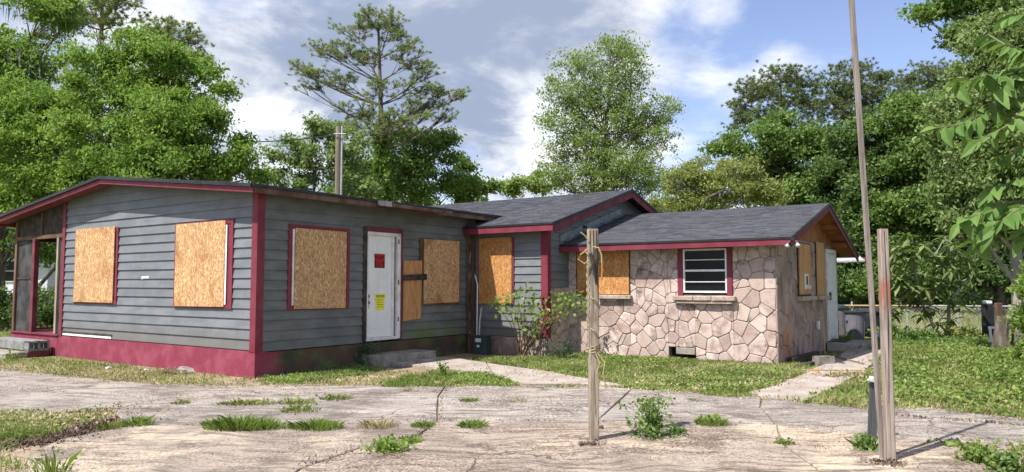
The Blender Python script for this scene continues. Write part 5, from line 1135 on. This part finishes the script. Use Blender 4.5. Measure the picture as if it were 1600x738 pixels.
# overhanging branch close to the camera on the right
bd = 4.6; b = at(1680, 170, bd); o_ = thing('overhanging_branch', 'near branch with big drooping green leaves reaching in from the right edge', 'branch', b)
lf = long_leaf(.145, .060, 'near_leaf', .15, .35); tw = MB(); R = random.Random(9)
paths = [[(1680, 60), (1620, 85), (1570, 70), (1545, 55)], [(1680, 130), (1600, 125), (1540, 118), (1500, 130), (1478, 140)], [(1680, 160), (1600, 168), (1540, 175), (1500, 195), (1462, 200)], [(1680, 180), (1620, 225), (1580, 240), (1560, 262)], [(1700, 300), (1620, 310), (1560, 320), (1520, 340), (1496, 350)], [(1680, 20), (1610, 22), (1575, 30)], [(1690, 340), (1620, 350), (1590, 375)], [(1690, 100), (1620, 150), (1565, 160), (1520, 168)], [(1690, 240), (1640, 270), (1580, 285), (1545, 300)], [(1690, 40), (1640, 60), (1590, 110), (1555, 140)], [(1600, 168), (1570, 200), (1520, 225)], [(1620, 310), (1580, 335), (1540, 365), (1525, 385)]]
for pth in paths:
    P = [at(x, y, bd + R.uniform(-.1, .1)) - b for x, y in pth]; tw.tube(P, [.011, .009, .007, .005, .003][:len(P)], 5)
    for i in range(len(P) - 1):
        seg = (P[i + 1] - P[i]); m_ = max(2, int(seg.length / .021))
        for k in range(m_):
            q = P[i] + seg * ((k + R.random()) / m_); side = 1 if k % 2 else -1
            lo = col('leaf', lf, None, o_, q); s_c = R.uniform(.6, 1.15); lo.scale = (s_c, s_c, s_c)
            head = math.atan2(seg.y, seg.x) - PI / 2 + side * R.uniform(.4, 1.1); lo.rotation_euler = (R.uniform(-1.2, .1), R.uniform(-.8, .8), head)
tw.build('twig', 'stem', o_)
# leaning limb of the olive tree, seen bare
o2 = [x for x in C.objects if x.get('label', '').startswith('olive yellow tree')][0]; bb = Vector(o2.location)
MB().tube([at(1075, 400, 26.6) - bb, at(1092, 330, 26.2) - bb, at(1108, 308, 26) - bb, at(1130, 298, 26) - bb, at(1160, 296, 26.4) - bb, at(1180, 290, 27) - bb], [.11, .07, .055, .04, .03, .012], 7).build('leaning_limb', 'bark', o2)

# shrub climbing by the wing corner
cr = hp(1.55, 5.35, 0)
sh = thing('climbing_shrub', 'straggly green shrub growing against the maroon corner of the wing', 'shrub', cr); RNG = np.random.default_rng(50); R = random.Random(50)
sm = MB(); cpts = []
for (x, y) in ((790, 470), (800, 485), (822, 478), (838, 490), (815, 500), (845, 512), (775, 480), (860, 470), (880, 462), (895, 480), (905, 465), (868, 488), (885, 472), (830, 520), (808, 465), (855, 500), (822, 455), (912, 478)):
    p = at(x, y, cr.y + R.uniform(-.5, .0) - .0012 * (x - 830)) - cr; cpts.append(p); sm.tube(bez((R.uniform(-.1, .1), 0, 0), p, (R.uniform(-.1, .1), 0, .25), 6), [.014, .012, .009, .007, .005, .003], 4)
sm.build('stems', 'brown_wood', sh)
c = np.array([tuple(p) for p in cpts]); P = (c[:, None] + RNG.normal(size=(len(c), 30, 3)) * np.array([.14, .10, .085])).reshape(-1, 3)
col('foliage', np_mesh('foliage', leaf_quads(P, .105, .06, .3), 4), 'leaf_airy', sh)
rt_ = MB()
for k in range(9): x = .1 + k * .05 + R.uniform(-.03, .03); rt_.tube([(x, -.02, .36), (x + R.uniform(-.05, .05), -.1, .18), (x + R.uniform(-.1, .1), -.14 - R.random() * .1, 0)], [.006, .012, .008], 4)
rt_.build('dry_roots', 'pole_wood', sh)

# lawns ------------------------------------------------
def in_poly(P, ring):
    x, y = P[:, 0], P[:, 1]; ins = np.zeros(len(P), bool); n = len(ring)
    for i in range(n):
        x1, y1 = ring[i][0], ring[i][1]; x2, y2 = ring[(i + 1) % n][0], ring[(i + 1) % n][1]
        cnd = ((y1 > y) != (y2 > y)) & (x < (x2 - x1) * (y - y1) / (y2 - y1 + 1e-12) + x1); ins ^= cnd
    return ins
def patchy(P, s=1.0, o=0.0):
    x, y = P[:, 0] * s + o, P[:, 1] * s - o
    return (np.sin(x * 2.1 + 1.3 * np.sin(y * 1.7)) + np.sin(y * 2.7 + 1.1 * np.sin(x * 2.3 + 2)) + .7 * np.sin(x * 6.1 + y * 4.3) + .6 * np.sin(x * 9.7 - y * 8.1 + 1) + .5 * np.sin(x * 17 + y * 13)) / 4.8
def blades(P, h, w, lean=.5):
    n = len(P); a = RNG.uniform(0, 2 * PI, n); d = np.stack([np.cos(a), np.sin(a), np.zeros(n)], 1); f = RNG.uniform(0, 2 * PI, n); wv = np.stack([np.cos(f), np.sin(f), np.zeros(n)], 1) * (w * RNG.uniform(.6, 1.3, (n, 1)))
    hh = h * RNG.uniform(.45, 1.2, (n, 1)); tip = P + d * hh * lean * RNG.uniform(.2, 1.5, (n, 1)) + np.array([0, 0, 1.0]) * hh
    return np.stack([P - wv, P + wv, tip], 1).reshape(-1, 3)
def lawn(name, ring, n, h, mats=('grass_mix', 'grass_green', 'grass_dry'), fr=(.5, .25, .25), weeds=.25, thr=-.35, w=.006, edge=1.0, ws=.045):
    r = np.array([(p.x, p.y) for p in ring]); lo, hi = r.min(0), r.max(0); P = RNG.uniform(lo, hi, (int(n * 1.6), 2)); jt = RNG.normal(size=P.shape) * .05 * edge + .07 * edge * np.stack([np.sin(P[:, 1] * 9), np.sin(P[:, 0] * 7 + 1)], 1); P = P[in_poly(P + jt, r)]; pt = patchy(P) + RNG.uniform(-.25, .25, len(P)); P = P[pt > thr]; P = P[:n]
    P3 = np.concatenate([P, np.zeros((len(P), 1))], 1); hv = (h * (.7 + .6 * np.clip(patchy(P, .8, 3) + .4, 0, 1)))[:, None]; cls = np.clip(patchy(P, .6, 7) * .9 + .5 + RNG.normal(size=len(P)) * .28, 0, .999); cuts = np.cumsum(fr)
    for k, m_ in enumerate(mats):
        s = (cls >= (cuts[k - 1] if k else 0)) & (cls < (cuts[k] if k < len(mats) - 1 else 1.1))
        if s.sum() < 3: continue
        tag(col(name, np_mesh(name, blades(P3[s], hv[s], w), 3), m_), kind='stuff')
    q = P3[RNG.uniform(0, 1, len(P3)) < weeds].copy(); q[:, 2] += RNG.uniform(.01, 1.0, len(q)) * h * .75
    if len(q): tag(col('lawn_weeds', np_mesh('weeds', leaf_quads(q, ws, ws * .6, 0, .6), 4), 'weed_leaf'), kind='stuff')
G = polyring
lawn('lawn', G([(-60, 566), (90, 560), (398, 593), (520, 598), (560, 602), (470, 605), (354, 607), (240, 604), (120, 593), (0, 579), (-60, 574)]), 16000, .07, fr=(.6, .1, .3))
lawn('lawn', G([(400, 592), (588, 566), (600, 580), (560, 588), (470, 600), (410, 602)]), 6000, .07, ('leaf_mid', 'leaf_dark', 'grass_dry'), (.5, .3, .2), .8, thr=-.2)
lawn('lawn', G([(600, 604), (640, 590), (700, 582), (770, 589), (812, 603), (800, 608), (690, 609), (600, 608)]), 11000, .085, fr=(.35, .5, .15), weeds=.5)
lawn('lawn', G([(600, 580), (700, 582), (640, 592), (600, 604), (480, 606), (540, 592)]), 1600, .05, fr=(.3, .1, .6))
lawn('lawn', G([(735, 562), (852, 560), (890, 553), (1213, 568), (1262, 575), (1230, 596), (1196, 609), (1160, 617), (1190, 624), (1150, 625), (1080, 618), (987, 611), (925, 597), (850, 583), (775, 571)]), 72000, .085, fr=(.42, .18, .40), weeds=.5, ws=.055)
lawn('lawn', G([(1213, 568), (1330, 535), (1330, 545), (1262, 577), (1225, 584)]), 6000, .06, ('leaf_mid', 'grass_mix', 'grass_dry'), (.4, .3, .3), .4)
lawn('lawn', G([(1190, 624), (1262, 630), (1300, 614), (1335, 600), (1360, 584), (1378, 566), (1395, 547), (1395, 530), (1640, 530), (1900, 560), (1900, 690), (1600, 660), (1520, 650), (1450, 642), (1345, 643), (1260, 633)]), 105000, .11, fr=(.45, .18, .37), weeds=.45, thr=-.5, w=.007, ws=.06)
lawn('lawn', G([(1300, 532), (1400, 532), (1395, 548), (1330, 549)]), 5000, .12, fr=(.4, .4, .2))
lawn('lawn', G([(-60, 650), (100, 646), (165, 643), (172, 652), (120, 664), (95, 676), (40, 692), (-60, 705)]), 9500, .06, fr=(.40, .12, .48), weeds=.5, thr=-.18, edge=2.2)
lawn('lawn', G([(-60, 700), (35, 715), (60, 738), (40, 800), (-60, 900)]), 2500, .09, fr=(.3, .4, .3), weeds=.3)
lawn('lawn', G([(1500, 692), (1560, 690), (1640, 700), (1640, 760), (1560, 745)]), 900, .05, ('grass_mix', 'leaf_dark', 'grass_dry'), (.3, .3, .4), .8, ws=.05)
lawn('field', G([(1230, 528), (1230, 490), (2200, 490), (2200, 560), (1640, 530)]), 70000, .22, fr=(.5, .25, .25), weeds=0, thr=-.1, w=.02)
lawn('lawn', G([(-400, 560), (-400, 500), (10, 500), (90, 510), (60, 530), (-60, 560)]), 20000, .14, fr=(.5, .3, .2), w=.012)
sheet('sand_strip', polyring([(1380, 512), (1560, 509), (1700, 512), (1600, 517), (1400, 520)]), 'walk_concrete', .01)

# grass tufts and weeds in the joints, each a thing
def tuft(name, label, px, py, wpx, hpx, n, mat, cat='grass tuft', leafy=0, lean=1.0, w=.006, stems=0, lm='leaf_bright'):
    b = gnd(px, py, .02); W = px2m(wpx, b.y) / 2; H_ = px2m(hpx, b.y); o_ = thing(name, label, cat, b)
    n = int(n * 1.9); w *= .68; k = RNG.uniform(0, 1, n) ** .6; a = RNG.uniform(0, 2 * PI, n); P = np.stack([np.cos(a) * k * W, np.sin(a) * k * min(W, .16), np.zeros(n)], 1)
    out = P.copy(); out[:, 2] = 0; d = out / (np.linalg.norm(out, axis=1, keepdims=True) + .02) + RNG.normal(size=(n, 3)) * .55; d[:, 2] = 0
    hh = H_ * RNG.uniform(.4, 1.1, (n, 1)) * (1.15 - .55 * k[:, None]); mid = P + d * hh * .25 * lean + np.array([0, 0, .62]) * hh; tip = P + d * hh * .75 * lean + np.array([0, 0, .95]) * hh
    f = RNG.uniform(0, 2 * PI, n); wv = np.stack([np.cos(f), np.sin(f), np.zeros(n)], 1) * w
    if n: col('blades', np_mesh('blades', np.stack([P - wv, P + wv, mid + wv * .8, tip, mid - wv * .8], 1).reshape(-1, 3), 5), mat, o_)['kind'] = 'stuff'
    if leafy:
        q = np.stack([RNG.normal(size=leafy) * W * .5, RNG.normal(size=leafy) * min(W, .2) * .5, RNG.uniform(0, 1, leafy) ** 1.5 * H_], 1); col('leaves', np_mesh('leaves', leaf_quads(q, .05, .032, .1, .5), 4), lm, o_)['kind'] = 'stuff'
    if stems:
        mb = MB(); ends = []
        for s in range(stems):
            aa = R.uniform(0, 2 * PI); rr = R.uniform(.05, .5) * W; tp_ = Vector((math.cos(aa) * rr * 1.5, math.sin(aa) * rr, H_ * R.uniform(.55, 1.0))); pp = bez((0, 0, 0), tp_, (rr * .3, 0, 0), 6); mb.tube(pp, [.004, .0035, .003, .0025, .002, .0015], 4)
            for j in range(2, 6): ends += [tuple(pp[j] + Vector((R.gauss(0, .025), R.gauss(0, .025), R.gauss(0, .015)))) for _ in range(7)]
        mb.build('stems', 'stem', o_); col('stem_leaves', np_mesh('sl', leaf_quads(np.array(ends), .045, .026, .4), 4), lm, o_)['kind'] = 'stuff'
    return o_
T = [(375, 671, 112, 26, 560, 'grass_green', 'largest bright green grass tuft in the middle left paving joint', 0),
     (493, 671, 82, 18, 380, 'grass_green', 'bright green grass tuft just right of the largest one', 0),
     (434, 669, 50, 12, 120, 'grass_green', 'thin grass bridging the two big bright tufts', 0),
     (214, 665, 44, 17, 170, 'grass_green', 'small bright grass tuft at the tip of the left grass patch', 0),
     (172, 670, 40, 12, 130, 'grass_mix', 'yellow green tuft joining the left grass patch', 0),
     (385, 633, 92, 10, 330, 'grass_mix', 'long low strip of olive grass in the joint above the largest tuft', 60),
     (462, 632, 56, 11, 170, 'grass_mix', 'olive grass strip right of the long low strip', 40),
     (468, 644, 60, 12, 130, 'grass_mix', 'mixed low grass below the olive strip', 60),
     (525, 625, 50, 10, 170, 'grass_mix', 'low grass tuft in the far joint below the door', 20),
     (284, 632, 28, 9, 90, 'grass_dry', 'small brownish tuft alone in the far left joint', 30),
     (590, 668, 64, 14, 190, 'grass_dry', 'dry brown tuft between the bright tufts and the middle of the paving', 0),
     (660, 668, 34, 13, 120, 'grass_green', 'small green tuft where two joints meet', 0),
     (737, 668, 42, 15, 190, 'grass_green', 'round bright tuft left of the roped post', 0),
     (733, 629, 26, 10, 110, 'grass_green', 'small green tuft above the round bright tuft', 0),
     (808, 629, 30, 7, 50, 'grass_mix', 'faint thin grass tuft in the middle of the far paving', 0),
     (1112, 664, 50, 17, 230, 'grass_green', 'round leafy tuft right of the leafy weed', 60),
     (1082, 627, 26, 5, 60, 'grass_mix', 'faint low grass near the lawn edge in the middle', 0),
     (1225, 695, 30, 9, 60, 'grass_mix', 'small sparse weed in the lower right paving', 30),
     (640, 612, 30, 7, 60, 'grass_dry', 'dry scraps of grass on the edge of the far paving', 0),
     (1280, 700, 40, 5, 30, 'grass_dry', 'scattered dry blades on the lower right paving', 0),
     (1128, 684, 20, 7, 24, 'grass_dry', 'tiny dry twiggy tuft in the right middle paving', 0),
     (885, 606, 70, 6, 120, 'grass_mix', 'thin grass along the end of the door walk', 10)]
for (x, y, wp, hpx, n, m_, lab, lfy) in T: tuft('grass_tuft', lab, x, y, wp, hpx, n, m_, leafy=lfy, lm='weed_leaf', w=.0055)
tuft('leafy_weed', 'tall leafy green weed growing from the concrete right of the roped post', 1018, 684, 66, 62, 0, 'grass_green', 'weed', leafy=520, stems=9, lm='leaf_mid')
tuft('leafy_weed', 'small leafy sprig beside the tall leafy weed', 1059, 680, 20, 12, 0, 'grass_green', 'weed', leafy=90, lm='leaf_mid')
tuft('leafy_weed', 'creeping leafy weed on the sandy paving left of center', 605, 706, 62, 20, 60, 'grass_green', 'weed', leafy=200, stems=4, lm='leaf_bright')
tuft('leafy_weed', 'thin upper end of the creeping weed', 642, 693, 34, 9, 50, 'grass_green', 'weed', leafy=90, lm='leaf_bright')
tuft('leafy_weed', 'leafy clump at the foot of the short grey stake', 1354, 702, 30, 22, 60, 'grass_green', 'weed', leafy=260, lm='leaf_mid')
tuft('leafy_weed', 'upright blade cluster in the lower left corner', 84, 742, 46, 44, 22, 'grass_green', 'weed', leafy=40, w=.009, lm='leaf_mid')
tuft('leafy_weed', 'sprawling green weed in the lower right corner', 1532, 722, 50, 24, 30, 'grass_green', 'weed', leafy=300, stems=5, lm='weed_leaf')
tuft('leafy_weed', 'second sprawling weed at the bottom right edge', 1572, 738, 50, 30, 30, 'grass_green', 'weed', leafy=260, stems=4, lm='leaf_mid')
tuft('leafy_weed', 'thin line of weeds ending in the lower right corner patch', 1490, 697, 60, 6, 40, 'grass_mix', 'weed', leafy=80, lm='weed_leaf')
tuft('leafy_weed', 'dark ferny weed at the left end of the door step', 572, 570, 50, 34, 60, 'leaf_dark', 'weed', leafy=500, stems=8, lm='leaf_blue')
tuft('leafy_weed', 'broad green leaf cluster at the maroon foundation corner', 462, 600, 26, 14, 0, 'grass_green', 'weed', leafy=70, lm='leaf_bright')
tuft('leafy_weed', 'dark weeds at the foot of the flagstone wall left of the roped post', 880, 562, 60, 34, 0, 'grass_green', 'weed', leafy=300, stems=6, lm='leaf_blue')
tuft('leafy_weed', 'small weed in the lawn patch in front of the door', 690, 590, 26, 24, 10, 'grass_green', 'weed', leafy=40, stems=4, lm='leaf_bright')
tuft('leafy_weed', 'young plant beside the grey steps at the far left', 18, 566, 26, 22, 0, 'grass_green', 'weed', leafy=110, lm='leaf_bright')

def clusters(name, ring, nc, per, h, rad, mat, L=.06):
    r_ = np.array([(p.x, p.y) for p in ring]); lo, hi = r_.min(0), r_.max(0); P = RNG.uniform(lo, hi, (nc * 5, 2)); P = P[in_poly(P, r_)][:nc]
    hh = h * RNG.uniform(.4, 1.3, (len(P), 1, 1)); g = RNG.normal(size=(len(P), per, 3)) * np.array([rad, rad, 0]) * RNG.uniform(.5, 1.4, (len(P), 1, 1)); g[:, :, 2:] = RNG.uniform(0, 1, (len(P), per, 1)) * hh
    Q = (np.concatenate([P, np.zeros((len(P), 1))], 1)[:, None] + g).reshape(-1, 3); tag(col(name, np_mesh(name, leaf_quads(Q, L, L * .5, 0, .45), 4), mat), kind='stuff')
RL = G([(1360, 630), (1400, 548), (1640, 540), (1720, 650), (1600, 655), (1500, 640)]); ML = G([(780, 566), (1213, 572), (1240, 585), (1180, 612), (1000, 608), (850, 582)])
clusters('weed_patch', RL, 230, 60, .16, .12, 'weed_leaf'); clusters('weed_patch', RL, 50, 70, .20, .14, 'weed_leaf', .07); clusters('weed_patch', G([(1490, 556), (1640, 556), (1700, 620), (1540, 605)]), 70, 80, .22, .14, 'weed_leaf', .07)
clusters('weed_patch', ML, 150, 50, .08, .10, 'weed_leaf', .05); clusters('weed_patch', ML, 25, 40, .07, .10, 'leaf_bright', .05); clusters('weed_patch', G([(1385, 535), (1540, 530), (1540, 545), (1385, 550)]), 34, 60, .18, .16, 'leaf_mid', .09)
clusters('dead_leaves', ML, 330, 34, .06, .16, 'grass_dry', .05); clusters('dead_leaves', RL, 380, 34, .08, .2, 'grass_dry', .05)
def debris(name, pts, width, n, mat, L=.035, z=.036):
    W = [gnd(*p) for p in pts]; seg = [(a, b_) for a, b_ in zip(W[:-1], W[1:])]; ln = np.array([(b_ - a).length for a, b_ in seg]); ix = RNG.choice(len(seg), n, p=ln / ln.sum()); k = RNG.uniform(0, 1, n)
    A = np.array([tuple(seg[i][0]) for i in ix]); B_2 = np.array([tuple(seg[i][1]) for i in ix]); P = A + (B_2 - A) * k[:, None]; P[:, :2] += RNG.normal(size=(n, 2)) * width * RNG.uniform(.2, 1.5, (n, 1)); P[:, 2] = z + RNG.uniform(0, .012, n)
    tag(col(name, np_mesh(name, leaf_quads(P, L, L * .5, 0, .75), 4), mat), kind='stuff')
EDGE = [(-90, 572), (0, 578), (120, 592), (240, 603), (354, 606), (600, 606), (812, 606), (905, 606), (987, 610), (1100, 618), (1190, 625), (1345, 642), (1450, 642), (1600, 660)]
debris('leaf_litter', EDGE, .10, 2200, 'grass_dry', .03); debris('leaf_litter', EDGE, .07, 1300, 'soil_clod', .022); debris('leaf_litter', EDGE, .22, 900, 'grass_dry')
debris('leaf_litter', [(0, 609), (250, 628), (169, 646), (317, 669), (549, 667), (684, 662), (1212, 668), (1340, 682), (1600, 700)], .06, 700, 'soil_clod', .02)
debris('leaf_litter', [(684, 662), (655, 684), (560, 706), (470, 738)], .07, 300, 'soil_clod', .025); debris('leaf_litter', [(695, 607), (684, 662)], .04, 60, 'soil_clod', .03); debris('leaf_litter', [(1400, 654), (1600, 669)], .05, 240, 'soil_clod', .03)
debris('leaf_litter', [(1190, 620), (1260, 595), (1310, 565), (1360, 550)], .30, 260, 'soil_clod', .035, .04); debris('leaf_litter', [(1300, 592), (1345, 588)], .16, 500, 'grass_dry', .06, .05)
debris('leaf_litter', [(640, 575), (760, 580), (900, 602)], .3, 260, 'soil_clod', .03, .055); debris('leaf_litter', [(400, 594), (560, 596), (640, 588)], .18, 900, 'grass_dry', .05, .02)
debris('leaf_litter', [(0, 700), (90, 690), (170, 660)], .16, 2200, 'soil_clod', .04, .02); debris('leaf_litter', [(0, 660), (170, 650)], .3, 1500, 'grass_dry', .05, .03); debris('leaf_litter', [(300, 700), (900, 715), (1500, 705)], .5, 260, 'soil_clod', .02)

for px_, py_ in ((928, 693), (1394, 724), (1379, 722)):
    b = gnd(px_, py_, .03); q = RNG.normal(size=(150, 3)) * np.array([.07, .07, 0]); q[:, 2] = RNG.uniform(0, .015, 150); tag(col('leaf_litter', np_mesh('lt', leaf_quads(q + np.array(b), .022, .014, 0, .7), 4), 'soil_clod'), kind='stuff')

GROUPS = {'grass tuft': 'grass tufts growing in the paving joints', 'weed': 'weeds growing in and around the paving', 'tree': 'broadleaf trees around the house', 'pine tree': 'pines standing behind the house and the oaks', 'trash bin': 'trash bins beyond the side door',
          'dumbbell': 'rusty dumbbells by the roped post', 'litter': 'scraps of litter on the grass', 'lamp': 'floodlights on the house', 'plank': 'dark boards by the side wall', 'lath': 'thin laths on the side walk', 'wire': 'overhead wires', 'notice': 'notices on the front door',
          'post': 'timber and wrapped posts', 'clod': 'clods of dark soil', 'shrub': 'shrubs at the right edge', 'concrete block': 'loose concrete blocks', 'weeds': 'weed clumps along the fence', 'bag': 'plastic bags'}
for ob in C.objects:
    if ob.parent is None and ob.get('category') in GROUPS: ob['group'] = GROUPS[ob['category']]
